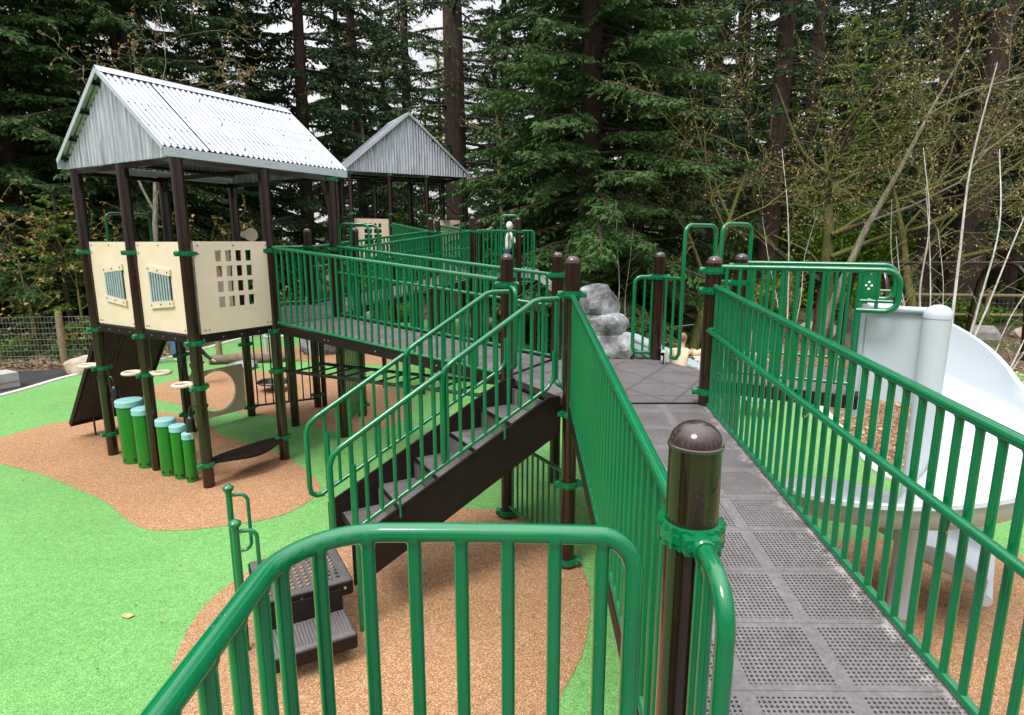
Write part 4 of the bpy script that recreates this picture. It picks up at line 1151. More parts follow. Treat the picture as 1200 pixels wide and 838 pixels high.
# straight white slides
def straight_slide(label, A, ang, z0, z1, L, w=.5, wall=.2, name='straight_slide'):
    t = thing(name, label, 'slide', (A.x, A.y, 0), ang)
    mb = MB(); rows = []
    for i in range(15):
        q = i/14; u = L*q
        if q < .12: z = z0
        elif q < .85: z = z0+(z1-z0)*(q-.12)/.73
        else: z = z1
        h = w/2
        prof = [(-h, wall), (-h, .0), (-h+.05, -.02), (0, -.03), (h-.05, -.02), (h, 0), (h, wall), (h+.04, wall), (h+.04, wall-.04), (h+.015, wall-.04), (h+.015, -.01), (h-.05, -.04), (0, -.05), (-h+.05, -.04), (-h-.015, -.01), (-h-.015, wall-.04), (-h-.04, wall-.04), (-h-.04, wall), (-h, wall)]
        rows.append([(u, y, z+k) for y, k in prof])
    mb.grid(rows); part('chute', mb, 'white_plastic', t, smooth=40)
    mb = MB()
    for u in (.12*L, .85*L): mb.tube([(u, 0, 0), (u, 0, (z0 if u < L/2 else z1)-.05)], .04, 10)
    part('support_leg', mb, 'brown_metal', t, smooth=60)
    return t
m45 = (S4+S5)/2
straight_slide('white straight slide leaving the right back edge of the six-sided deck', m45+D(29.4)*.03, 70, HZ-.02, .3, 2.6, .62, .16)
m34 = (L3+L4)/2
straight_slide('far white slide running down right from the far landing', m34+D(-.6)*.03, -.6, LZ-.02, .3, 2.9, .5, .2)
straight_slide('white slide chute descending right from the grey rock climber', Vector((1.75, 10.1, 0)), -14, 1.12, .3, 2.6, .45, .16)

# sculpted rock climber
def rockmesh(seed, sx, sy, sz, lump=.18, sub=4, mat='sculpted_rock', name='boulder'):
    bm = bmesh.new(); bmesh.ops.create_icosphere(bm, subdivisions=sub, radius=1)
    rnd = random.Random(seed); dirs = [Vector((rnd.gauss(0, 1), rnd.gauss(0, 1), rnd.gauss(0, 1))).normalized() for _ in range(15)]
    cut = [rnd.uniform(.78, 1.05) for _ in dirs]
    from mathutils import noise as mn
    for v in bm.verts:
        p = Vector([math.copysign(abs(c_)**.62, c_) for c_ in v.co])
        for d, c in zip(dirs, cut):
            q = p.dot(d)
            if q > c: p -= d*(q-c)*.97
        p *= 1+lump*.30*mn.noise(p*1.6+Vector((seed*3.1, 0, 0)))+lump*.20*mn.noise(p*6+Vector((0, seed, 0)))+lump*.10*mn.noise(p*15)
        v.co = Vector((p.x*sx, p.y*sy, p.z*sz))
    me = bpy.data.meshes.new(name); bm.to_mesh(me); bm.free()
    me.polygons.foreach_set('use_smooth', [True]*len(me.polygons)); me.set_sharp_from_angle(angle=R(24)); me.materials.append(MATS[mat]); return me
t = thing('rock_climber', 'pale grey sculpted rock climber stacked behind the deck at the ramp top', 'climbing rock', (1.42, 9.3, 0))
for i, (x, y, z, sx, sy, sz) in enumerate(((.08, 0, .50, .56, .46, .66), (.10, -.03, 1.22, .46, .40, .30), (-.04, .02, 1.50, .44, .36, .26), (-.08, .05, 1.82, .33, .29, .36))):
    link('boulder', rockmesh(20+i, sx, sy, sz, .14), t, (x, y, z), (0, 0, i*1.3))
for i, (x, y, s_, lab) in enumerate(((-4.95, 15.3, .62, 'left grey sculpted boulder seen under the bridge'), (-4.45, 16.6, .75, 'right grey sculpted boulder seen under the bridge, set higher'), (-6.1, 13.2, .38, 'flat grey stepping stone seen through the round crawl hole'))):
    o = tag(link('sculpted_boulder', rockmesh(40+i, s_*.8, s_*.8, s_*(1.0 if i < 2 else .3), .3), None, (x, y, s_*(.75 if i < 2 else .2))), lab, 'boulder', 'sculpted grey boulders')

# ------------------------------------------------------------------ ring climber, spinner disc, concrete block, swing
t = thing('ring_climber', 'white spiral ring climber beyond the bars under the near playhouse', 'climber', (-5.55, 14.6, 0))
mb = MB(); mb.tube([(.55*math.cos(a), .55*math.sin(a), .45+a*.033) for a in [i*.3 for i in range(46)]], .028, 8); part('ring', mb, 'white_plastic', t, smooth=60)
for x, y in ((-.55, 0), (.55, .0)):
    mb = MB(); mb.tube([(x, y, 0), (x, y, 1.5)], .04, 8); part('pole', mb, 'white_plastic', t, smooth=60)
t = thing('spinner_disc', 'small black spinner disc low to the rubber ground behind the playhouse', 'spinner', (-4.6, 11.2, 0))
mb = MB(); mb.lathe([(.05, 0), (.05, .14), (.27, .15), (.3, .18), (.28, .2), (.001, .21)], 20); part('disc', mb, 'black_metal', t, smooth=40)
tag(part('concrete_block', (lambda m_: (m_.box((0, 0, .19), (1.0, .5, .2)), m_.box((0, 0, .06), (1.0, .5, .12)), m_)[2])(MB()), 'concrete', None, (-10.25, 11.25, 0), (0, 0, R(62)), smooth=0), 'pale concrete block seat at the left edge of the rubber surface', 'block')
bo = bpy.data.objects['concrete_block']; bo.location.z = .0
t = thing('log_bench', 'brown log lying on the rubber beyond the ring climber', 'log', (-6.2, 13.9, .10), 12)
mb = MB(); mb.tube([(-.9, 0, 0), (-.3, .02, .02), (.4, -.02, .0), (1.0, 0, .02)], [.10, .12, .11, .09], 14); part('trunk', mb, 'log_bark', t, smooth=60)

t = thing('swing_frame', 'dark brown steel swing frame with arched legs at the right edge', 'swing set', (12.4, 15.0, 0))
barz = 2.30
mb = MB(); mb.tube([(-3.6, .0, barz), (0, .0, barz), (4.5, 0, barz)], .05, 14); part('top_bar', mb, 'brown_metal', t, smooth=60)
for x in (-.15, 4.2, -3.5):
    mb = MB(); mb.tube([(x, -.95, 0), (x, -.85, 1.1), (x, -.74, 1.8), (x, -.6, 2.08), (x, -.35, 2.25), (x, -.05, barz), (x, .05, barz), (x, .35, 2.25), (x, .6, 2.08), (x, .74, 1.8), (x, .85, 1.1), (x, .95, 0)], .065, 14); part('leg', mb, 'brown_metal', t, smooth=60)
mb = MB()
for x in (1.2, 1.7):
    mb.tube([(x, 0, barz), (x, 0, .55)], .008, 6)
mb.box((1.45, 0, .5), (.5, .2, .03)); part('swing_seat', mb, 'black_metal', t)

# ------------------------------------------------------------------ fences, stakes, boulders, hut
def wire_fence(label, A0, A1, h, npost, railz=None, dense=.13):
    d = Vector((A1[0]-A0[0], A1[1]-A0[1], 0)); L = d.length; a = math.degrees(math.atan2(d.y, d.x))
    t = thing('wire_fence', label, 'fence', (*A0, 0), a)
    for i in range(npost):
        u = L*i/(npost-1); mb = MB(); mb.tube([(u, 0, -.15), (u, 0, h*.5), (u+.01, 0, h+.12)], [.075, .072, .068], 12); part('post', mb, 'wood_post', t, smooth=50)
    mb = MB(); k = int(L/dense)
    for i in range(k+1): u = L*i/k; mb.tube([(u, .075, .04), (u, .075, h)], .0024, 3, cap=False)
    for j in range(9): z = .04+(h-.04)*j/8; mb.tube([(0, .075, z), (L, .075, z)], .003, 3, cap=False)
    part('wire_mesh', mb, 'wire_steel', t, smooth=0)
    if railz:
        mb = MB()
        for z in railz: mb.tube([(0, .0, z), (L, 0, z)], .05, 8)
        part('rail', mb, 'wood_post', t, smooth=60)
wire_fence('silver wire mesh fence with round wooden posts at the left edge', (-17.5, 13.0), (-7.1, 14.25), 1.1, 4, dense=.075)
wire_fence('wire mesh fence with wooden posts and top rail at the far right', (11.5, 18.8), (24, 17.0), 1.25, 5, (1.2, .6))
wire_fence('short wire mesh fence standing behind the white spiral slide', (7.4, 12.2), (9.3, 16.6), 1.2, 3)
t = thing('rope_fence', 'thin wooden stakes joined by rope beyond the rock climber', 'fence', (1.6, 14.2, 0), 8)
for u in (0, 1.0, 3.2):
    mb = MB(); mb.tube([(u, 0, 0), (u-.03, 0, 1.05)], .03, 6); part('stake', mb, 'wood_post', t)
mb = MB(); mb.tube([(0, 0, .85), (.5, 0, .78), (1.0, 0, .85), (2.1, 0, .74), (3.2, 0, .85)], .012, 5); part('rope', mb, 'wire_steel', t)
for i, (x, y, s_, m_, lab) in enumerate(((-9.35, 12.95, .36, 'boulder', 'rounded cream boulder at the foot of the left fence post'),
        (3.75, 12.6, .52, 'boulder', 'flat cream boulder behind the deck between the arches'), (2.4, 13.6, .55, 'boulder_grey', 'grey brown boulder left of the cream one behind the deck'),
        (12.6, 17.6, .52, 'boulder', 'large tan boulder behind the swing frame'), (13.9, 17.4, .42, 'boulder_grey', 'grey boulder right of the tan one behind the swing'), (11.75, 18.0, .3, 'boulder_grey', 'small grey boulder left of the large tan one'),
        (15.2, 17.3, .4, 'boulder', 'low tan boulder at the far right edge'), (6.6, 16.5, .4, 'boulder', 'pale boulder glimpsed through the slide deck railing'), (9.3, 18.0, .42, 'boulder', 'tan boulder above the spiral slide hood'), (-1.1, 19.6, .4, 'boulder', 'pale boulder seen below the far landing'))):
    tag(link('boulder', rockmesh(60+i, s_*1.25, s_, s_*.72, .25, 3, m_), None, (x, y, s_*.3), (0, 0, i*1.1)), lab, 'boulder', 'natural boulders round the playground')
t = thing('hut', 'small brown hut with chimney far away between the trees', 'hut', (8.0, 41, .6), 12)
mb = MB(); mb.box((0, 0, 1.0), (5, 3.4, 2.0)); part('wall', mb, 'hut_wall', t, smooth=0)
mb = MB(); mb.add([(-2.9, -2.1, 1.9), (2.9, -2.1, 1.9), (2.9, 0, 3.3), (-2.9, 0, 3.3), (-2.9, 2.1, 1.9), (2.9, 2.1, 1.9), (-2.9, -2.1, 1.75), (2.9, -2.1, 1.75), (-2.9, 2.1, 1.75), (2.9, 2.1, 1.75)], [(0, 1, 2, 3), (3, 2, 5, 4), (6, 7, 1, 0), (8, 4, 5, 9), (0, 3, 4, 8, 6), (1, 7, 9, 5, 2), (6, 8, 9, 7)]); rf = part('roof', mb, 'hut_roof', t, smooth=0)
mb = MB(); mb.box((.6, -.4, 3.4), (.35, .35, .9)); part('chimney', mb, 'concrete', rf, smooth=0)
mb = MB(); mb.box((-1, -1.72, 1.1), (.9, .05, 1.1)); part('window', mb, 'dark_inside', t, smooth=0)

# fallen leaves on the rubber
for i, (x, y, lab) in enumerate(((-2.95, 4.12, 'single dry tan leaf lying on the open green rubber'),)):
    mb = MB(); pts = [(-.05, 0, .012), (-.02, .025, .02), (.03, .022, .012), (.055, 0, .02), (.02, -.028, .01), (-.025, -.02, .018)]
    mb.add(pts+[(p[0], p[1], p[2]-.003) for p in pts], [(0, 1, 2, 3, 4, 5), (11, 10, 9, 8, 7, 6)]+[(i_, (i_+1) % 6, 6+(i_+1) % 6, 6+i_) for i_ in range(6)])
    tag(part('fallen_leaf', mb, 'dry_leaf', None, (x, y, .0), smooth=0), lab, 'leaf')

# ------------------------------------------------------------------ people
def skin_body(name, chain, mat, parent, root=0, sub=2):
    """chain: (verts [(x,y,z,r)], edges)"""
    vs, es = chain
    me = bpy.data.meshes.new(name); me.from_pydata([v[:3] for v in vs], es, []); o = bpy.data.objects.new(name, me); COL.objects.link(o)
    mod = o.modifiers.new('s', 'SKIN'); mod.use_smooth_shade = True
    for i, d in enumerate(me.skin_vertices[0].data):
        r = vs[i][3]; d.radius = (r, r) if not isinstance(r, tuple) else r; d.use_root = (i == root)
    o.modifiers.new('u', 'SUBSURF').levels = sub
    dg = bpy.context.evaluated_depsgraph_get(); m2 = bpy.data.meshes.new_from_object(o.evaluated_get(dg))
    bpy.data.objects.remove(o); m2.name = name; m2.materials.clear(); m2.materials.append(MATS[mat])
    m2.polygons.foreach_set('use_smooth', [True]*len(m2.polygons))
    return link(name, m2, parent)
def person(label, loc, rz, h, jacket, trousers, hair='hair', legs=((.16, -.02), (-.2, .06)), arms=None, lean=0., hood=None, backpack=None, crouch=0.):
    t = thing('person', label, 'person', loc, rz)
    k = h/1.75; hip = .92-crouch*.45; sh = hip+.50; L_ = lean
    P = lambda x, y, z, r: (x*k, y*k, z*k, r*k)
    lx = lambda z: L_*max(0, z-hip)
    arms = arms or (((.05, .24, .95), (.12, .26, .72)), ((-.02, -.24, .95), (.04, -.26, .72)))
    V = [P(0, 0, hip, .11), P(lx(hip+.25), 0, hip+.25, .115), P(lx(sh), 0, sh, .10), P(lx(sh+.10)+.01, 0, sh+.09, .052), P(lx(sh+.15)+.015, 0, sh+.15, .055), P(lx(sh+.22)+.02, 0, sh+.22, .09), P(lx(sh+.31)+.01, 0, sh+.31, .075)]
    Ed = [(0, 1), (1, 2), (2, 3), (3, 4), (4, 5), (5, 6)]
    Vt, Et = [P(0, 0, hip+.05, .125)], []
    for (fx, kx), s_ in zip(legs, (1, -1)):
        i = len(V); V += [P(0, s_*.09, hip-.06, .085), P(kx+fx*.5+crouch*.28, s_*.1, .50-crouch*.15, .06), P(fx, s_*.1, .10, .042), P(fx+.13, s_*.1, .035, .035)]
        Ed += [(0, i), (i, i+1), (i+1, i+2), (i+2, i+3)]
        j = len(Vt); Vt += [P(0, s_*.09, hip-.06, .105), P(kx+fx*.5+crouch*.28, s_*.1, .50-crouch*.15, .08), P(fx, s_*.1, .11, .066)]
        Et += [(0, j), (j, j+1), (j+1, j+2)]
    Vj = [P(0, 0, hip-.06, .15), P(lx(hip+.28), 0, hip+.28, .14), P(lx(sh), 0, sh-.01, .128), P(lx(sh+.07)+.005, 0, sh+.055, .074)]; Ej = [(0, 1), (1, 2), (2, 3)]
    for (el_, ha), s_ in zip(arms, (1, -1)):
        i = len(V); V += [P(lx(sh), s_*.17, sh-.02, .055), P(*el_, .042), P(*ha, .033)]
        Ed += [(2, i), (i, i+1), (i+1, i+2)]
        e_, h_ = Vector(el_), Vector(ha); d = (h_-e_).normalized(); side = Vector((0, 0, 1)).cross(d); side = side.normalized() if side.length > .1 else Vector((0, 1, 0)); up = d.cross(side)
        for f in range(4):
            off = side*((f-1.5)*.018); a = h_+off+d*.05; i2 = len(V); ln = (.055, .065, .06, .048)[f]
            V += [P(*a, .011), P(*(a+d*ln-up*.012), .0085)]; Ed += [(i+2, i2), (i2, i2+1)]
        i2 = len(V); a = h_-side*.035+d*.015; V += [P(*a, .012), P(*(a+d*.035-side*.015), .009)]; Ed += [(i+2, i2), (i2, i2+1)]
        j = len(Vj); Vj += [P(lx(sh), s_*.17, sh-.02, .084), P(*el_, .066), P(*(h_-d*.035), .052)]; Ej += [(2, j), (j, j+1), (j+1, j+2)]
    skin_body('body', (V, Ed), 'skin', t); skin_body('jacket', (Vj, Ej), jacket, t); skin_body('trousers', (Vt, Et), trousers, t)
    for (fx, kx), s_ in zip(legs, (1, -1)):
        mb = MB(); rows = []
        skin_body('shoe', ([P(fx-.05, s_*.1, .045, .05), P(fx+.06, s_*.1, .05, .05), P(fx+.17, s_*.1, .035, .04)], [(0, 1), (1, 2)]), 'shoe', t, sub=1)
    hz = sh+.235; hx = lx(hz)+.02
    def ell(c, r, n=14, zlo=-1, xhi=1):
        mb = MB(); mb.lathe([(max(.001, math.cos(a))*r[0], math.sin(a)*r[2]) for a in [(-.5+i/12)*math.pi for i in range(13)]], n, (0, 0, 0))
        mb.v = [((c[0]+x)*k, (c[1]+y*r[1]/r[0])*k, (c[2]+z)*k) for x, y, z in mb.v]; return mb
    if hood: 
        part('hood', ell((hx-.062, 0, hz+.035), (.112, .118, .14)), hood, t, smooth=180)
    else: part('hair', ell((hx-.025, 0, hz+.045), (.098, .092, .105)), hair, t, smooth=180)
    mb = MB()
    for s_ in (-1, 1): mb.lathe([(.001, -.012), (.012, 0), (.001, .012)], 8, ((hx+.088)*k, s_*.032*k, (hz+.01)*k))
    part('eye', mb, 'hair', t)
    mb = MB(); mb.v = []; mb.lathe([(.001, -.022), (.014, -.01), (.006, .03)], 8, ((hx+.095)*k, 0, (hz-.012)*k)); part('nose', mb, 'skin', t, smooth=180)
    if backpack: part('backpack', ell((lx(hip+.2)-.17, 0, hip+.05), (.14, .16, .2)), backpack, t, smooth=180)
    return t
person('person in blue jeans walking behind the near playhouse', (-8.25, 13.95, 0), -5, 1.72, 'cloth_black', 'denim', legs=((.2, .05), (-.22, .0)))
person('small child in black jacket reaching forward beside the crawl panel', (-6.37, 11.7, 0), -5, .98, 'cloth_black', 'cloth_black', crouch=.25, lean=.35, legs=((.1, .1), (-.05, .05)), arms=(((.42, .2, 1.0), (.66, .16, .88)), ((.35, -.2, .95), (.58, -.2, .80))))
person('child in a white hooded jacket standing on the far landing', (-.10, 13.45, LZ), 10, 1.13, 'cloth_white', 'denim_dark', hood='cloth_white', lean=.15, arms=(((.26, .2, 1.12), (.42, .16, 1.30)), ((.24, -.2, 1.1), (.42, -.16, 1.28))))
person('fair-haired child in a cream top on the white slide beyond the deck, arm raised', (2.02, 7.05, .84), 66, 1.0, 'cloth_cream', 'cloth_cream', hair='hair_blond', crouch=.5, lean=.35, legs=((.5, .0), (.45, .0)), arms=(((.3, .26, .95), (.42, .24, .78)), ((.12, -.36, 1.18), (.16, -.58, 1.36))))

# ------------------------------------------------------------------ vegetation
rng = np.random.default_rng(11)
def quad_mesh(name, c, d, nrm, ln, wd, mat):
    """kite shaped leaves: c base points, d directions, nrm normals"""
    n = len(c); d = d/np.linalg.norm(d, axis=1, keepdims=True)
    s_ = np.cross(d, nrm); s_ /= (np.linalg.norm(s_, axis=1, keepdims=True)+1e-9)
    ln = np.asarray(ln).reshape(-1, 1)*np.ones((n, 1)); wd = np.asarray(wd).reshape(-1, 1)*np.ones((n, 1))
    up = np.cross(s_, d)
    v = np.empty((n, 4, 3)); v[:, 0] = c; v[:, 1] = c+d*ln*.45+s_*wd+up*wd*.25; v[:, 2] = c+d*ln-up*ln*.12; v[:, 3] = c+d*ln*.45-s_*wd+up*wd*.25
    me = bpy.data.meshes.new(name); me.vertices.add(n*4); me.vertices.foreach_set('co', v.reshape(-1).astype(np.float32))
    me.loops.add(n*4); me.loops.foreach_set('vertex_index', np.arange(n*4, dtype=np.int32))
    me.polygons.add(n); me.polygons.foreach_set('loop_start', np.arange(0, n*4, 4, dtype=np.int32))
    me.polygons.foreach_set('loop_total', np.full(n, 4, dtype=np.int32))
    me.update(calc_edges=True); me.validate(); me.materials.append(MATS[mat]); return me

def conifer(seed, H, rt, zb, Lmax, nb, droop, mat, bark='bark_fir', leaf=.14, dens=1., shape=.7, up0=-.08, up1=.45, ztop=None, hang=.38):
    rg = np.random.default_rng(seed); tb = MB()
    lean = rg.normal(0, .012, 2)
    tp = [(lean[0]*z, lean[1]*z, z) for z in np.linspace(-.3, H, 9)]
    tb.tube(tp, [rt*(1.25 if i == 0 else 1)*(1-i/9.)**.75+.02 for i in range(9)], 12)
    C, Dr, Nn, Ln = [], [], [], []
    ztop = ztop or H*.985
    for i in range(nb):
        f = (i+rg.random()*.8)/nb; z = zb+(ztop-zb)*f**1.0; fh = (z-zb)/(H-zb)
        L = Lmax*((1-fh)**shape)*rg.uniform(.6, 1.1)+.25
        az_ = i*2.399963+rg.normal(0, .35); fw = np.array([math.cos(az_), math.sin(az_), 0]); sd = np.array([-fw[1], fw[0], 0])
        e0 = up0+(up1-up0)*fh+rg.normal(0, .06); dr = droop*rg.uniform(.7, 1.3)
        m = int(L/.17/(.7+.3/dens))+4; s_ = np.linspace(.1, 1, m)
        bend = rg.normal(0, .12)
        pz = L*(e0*s_-dr*s_**2+.35*dr*s_**4)
        pos = np.stack([lean[0]*z+fw[0]*L*s_+sd[0]*bend*L*s_**2, lean[1]*z+fw[1]*L*s_+sd[1]*bend*L*s_**2, z+pz], 1)
        bp = [tuple(np.array([lean[0]*z, lean[1]*z, z]))]+[tuple(pos[j]) for j in (m//4, m//2, 3*m//4, m-1)]
        rb = max(.012, .022*L**.8); tb.tube(bp, [rb, rb*.8, rb*.55, rb*.35, .006], 4, cap=False)
        tang = np.gradient(pos, axis=0); tang /= np.linalg.norm(tang, axis=1, keepdims=True)
        for sgn in (-1, 1):
            keep = rg.random(m) < (.55+.45*dens)*np.clip(s_*3.2-.15, 0, 1)
            for j in np.nonzero(keep)[0]:
                tl = (.12+.30*L*(1-s_[j])**.8*rg.uniform(.6, 1.1)); tl = min(tl, .95)
                td = tang[j]*rg.uniform(.5, .9)+sd*sgn*rg.uniform(.6, 1.)+np.array([0, 0, rg.normal(-.12, .12)]); td /= np.linalg.norm(td)
                k = max(2, int(tl/(leaf*.52)*dens)); q = (np.arange(k)+rg.random(k)*.5)/k
                pp = pos[j]+td*(tl*q)[:, None]; pp[:, 2] -= .28*tl*q**2
                for s2 in (-1, 1):
                    ld = td*.8+np.cross(td, [0, 0, 1.])*s2*.62; ld = np.tile(ld, (k, 1))+rg.normal(0, .26, (k, 3)); ld[:, 2] -= hang
                    C.append(pp); Dr.append(ld); Nn.append(rg.normal(0, 1., (k, 3))+np.array([0, 0, .5])); Ln.append(rg.uniform(.75, 1.25, k)*leaf)
    C = np.concatenate(C); Ln = np.concatenate(Ln)
    cr = quad_mesh('crown', C, np.concatenate(Dr), np.concatenate(Nn), Ln, Ln*.20, mat)
    return tb.mesh('trunk', bark, 60), cr, len(C)

def bare_tree(seed, H, rt, levels, spread, mat, budmat=None, bud=.05, nbud=3, lean=(0, 0), first=.25, nchild=(3, 5), up=.35, seglen=1., wiggle=.16, minr=.0045):
    rg = np.random.default_rng(seed); tb = MB(); tips = []
    def grow(p, d, L, r, lv):
        n = 5; pts = [p.copy()]; rs = [r]; q = p.copy(); dd = d.copy()
        for i in range(n):
            dd = dd+rg.normal(0, (wiggle*(1+.3*(levels-lv)) if lv < levels else .05), 3)+np.array([0, 0, (up*.12 if lv < levels else 0)]); dd /= np.linalg.norm(dd)
            q = q+dd*L/n; pts.append(q.copy()); rs.append(max(minr, r*(1-(.62 if lv < levels else .9)*(i+1)/n)))
        tb.tube([tuple(x) for x in pts], rs, 8 if lv == levels else (5 if lv > 1 else 3), cap=False)
        if lv <= 0:
            for i in range(2, n+1): tips.append((pts[i], dd))
        if lv <= 0: return
        nc = rg.integers(nchild[0], nchild[1]+1)
        for c in range(nc):
            f = first+(1-first)*(c+rg.random())/nc; fi = min(n-1, int(f*n)); base = pts[fi]+(pts[fi+1]-pts[fi])*(f*n-fi)
            ax = rg.normal(0, 1, 3); ax -= dd*ax.dot(dd); ax /= np.linalg.norm(ax)
            nd = dd*math.cos(spread)+ax*math.sin(spread)*rg.uniform(.7, 1.2); nd /= np.linalg.norm(nd)
            grow(base, nd, L*rg.uniform(.42, .68)*seglen, max(minr, rs[fi]*rg.uniform(.36, .55)), lv-1)
    d0 = np.array([lean[0], lean[1], 1.]); d0 /= np.linalg.norm(d0)
    grow(np.zeros(3)-np.array([0, 0, .2]), d0, H, rt, levels)
    tr = tb.mesh('trunk', mat, 60); cr = None
    if budmat:
        P = np.array([t_[0] for t_ in tips]); P = np.repeat(P, nbud, 0)+rg.normal(0, .02, (len(P)*nbud, 3))
        dr_ = rg.normal(0, 1, P.shape); dr_[:, 2] -= .6
        cr = quad_mesh('crown', P, dr_, rg.normal(0, 1, P.shape), rg.uniform(.6, 1.4, len(P))*bud, rg.uniform(.6, 1.4, len(P))*bud*.3, budmat)
    return tr, cr

def shrub(seed, h, w, n, mat, leaf=.09, stem='bark_twig', stems=9):
    rg = np.random.default_rng(seed); tb = MB(); C, Dr = [], []
    for i in range(stems):
        a = rg.uniform(0, 6.28); r = rg.uniform(.2, 1)*w; tip = np.array([math.cos(a)*r, math.sin(a)*r, h*rg.uniform(.55, 1.)])
        md = tip*.5+np.array([0, 0, h*.12]); tb.tube([(0, 0, -.05), tuple(md), tuple(tip)], [.02, .013, .005], 4, cap=False)
        k = n//stems; q = rg.uniform(.15, 1.05, k)[:, None]
        p = (2*q*(1-q))*md+q*q*tip+rg.normal(0, .16*w+.05, (k, 3))*np.array([1, 1, .8]); p[:, 2] = np.abs(p[:, 2])
        C.append(p); dd = rg.normal(0, 1, (k, 3)); dd[:, 2] += .1; Dr.append(dd)
    C = np.concatenate(C); Dr = np.concatenate(Dr)
    nn = rg.normal(0, .5, C.shape)+np.array([0, 0, 1.])
    ln = rg.uniform(.7, 1.3, len(C))*leaf
    return tb.mesh('stem', stem, 60), quad_mesh('foliage', C, Dr, nn, ln, ln*.30, mat)

PROTO = {}
def proto(key, fn):
    if key not in PROTO: PROTO[key] = fn()
    return PROTO[key]
def gz(x, y):
    z = -.02
    if y > 22: z += min(.5, .012*(y-22))
    return z
def XY(px, Y, Z=1.5):
    zc = Y*.9816+(EYE-Z)*.1908; return (px-600)/700*zc, Y
def plant(name, label, cat, meshes, px, Y, rot, s_, group=None, names=('trunk', 'crown'), xy=None):
    x, y = xy or XY(px, Y)
    t = thing(name, label, cat, (x, y, gz(x, y)), rot, group); t.scale = (s_, s_, s_)
    for n_, me in zip(names, meshes):
        if me is not None: link(n_, me, t)
    return t
K = {}
K['sweep'] = conifer(1, 21, .34, .35, 4.4, 250, .34, 'needle_spruce', leaf=.17, dens=1.0, shape=.6)[:2]
K['sweep2'] = conifer(2, 19, .30, .5, 3.9, 220, .40, 'needle_spruce', leaf=.17, dens=.95, shape=.55)[:2]
K['dense'] = conifer(3, 23, .36, 1.0, 4.2, 200, .30, 'needle_dark', leaf=.18, dens=.9, shape=.6)[:2]
K['tall'] = conifer(4, 30, .42, 4.0, 3.6, 95, .28, 'needle_dark', leaf=.19, dens=.6, shape=.5)[:2]
K['tall2'] = conifer(5, 28, .33, 4.5, 3.2, 85, .22, 'needle_dark', leaf=.19, dens=.55, shape=.5)[:2]
K['airy'] = conifer(6, 22, .26, 2.0, 3.9, 84, .36, 'needle_dark', leaf=.21, dens=1.0, shape=.45)[:2]
K['young'] = conifer(7, 4.2, .06, .15, 1.25, 60, .15, 'needle_light', leaf=.11, dens=.9, shape=.8)[:2]
K['cedar'] = conifer(8, 16, .25, .4, 2.9, 110, .42, 'needle_light', leaf=.17, dens=.8, shape=.6)[:2]

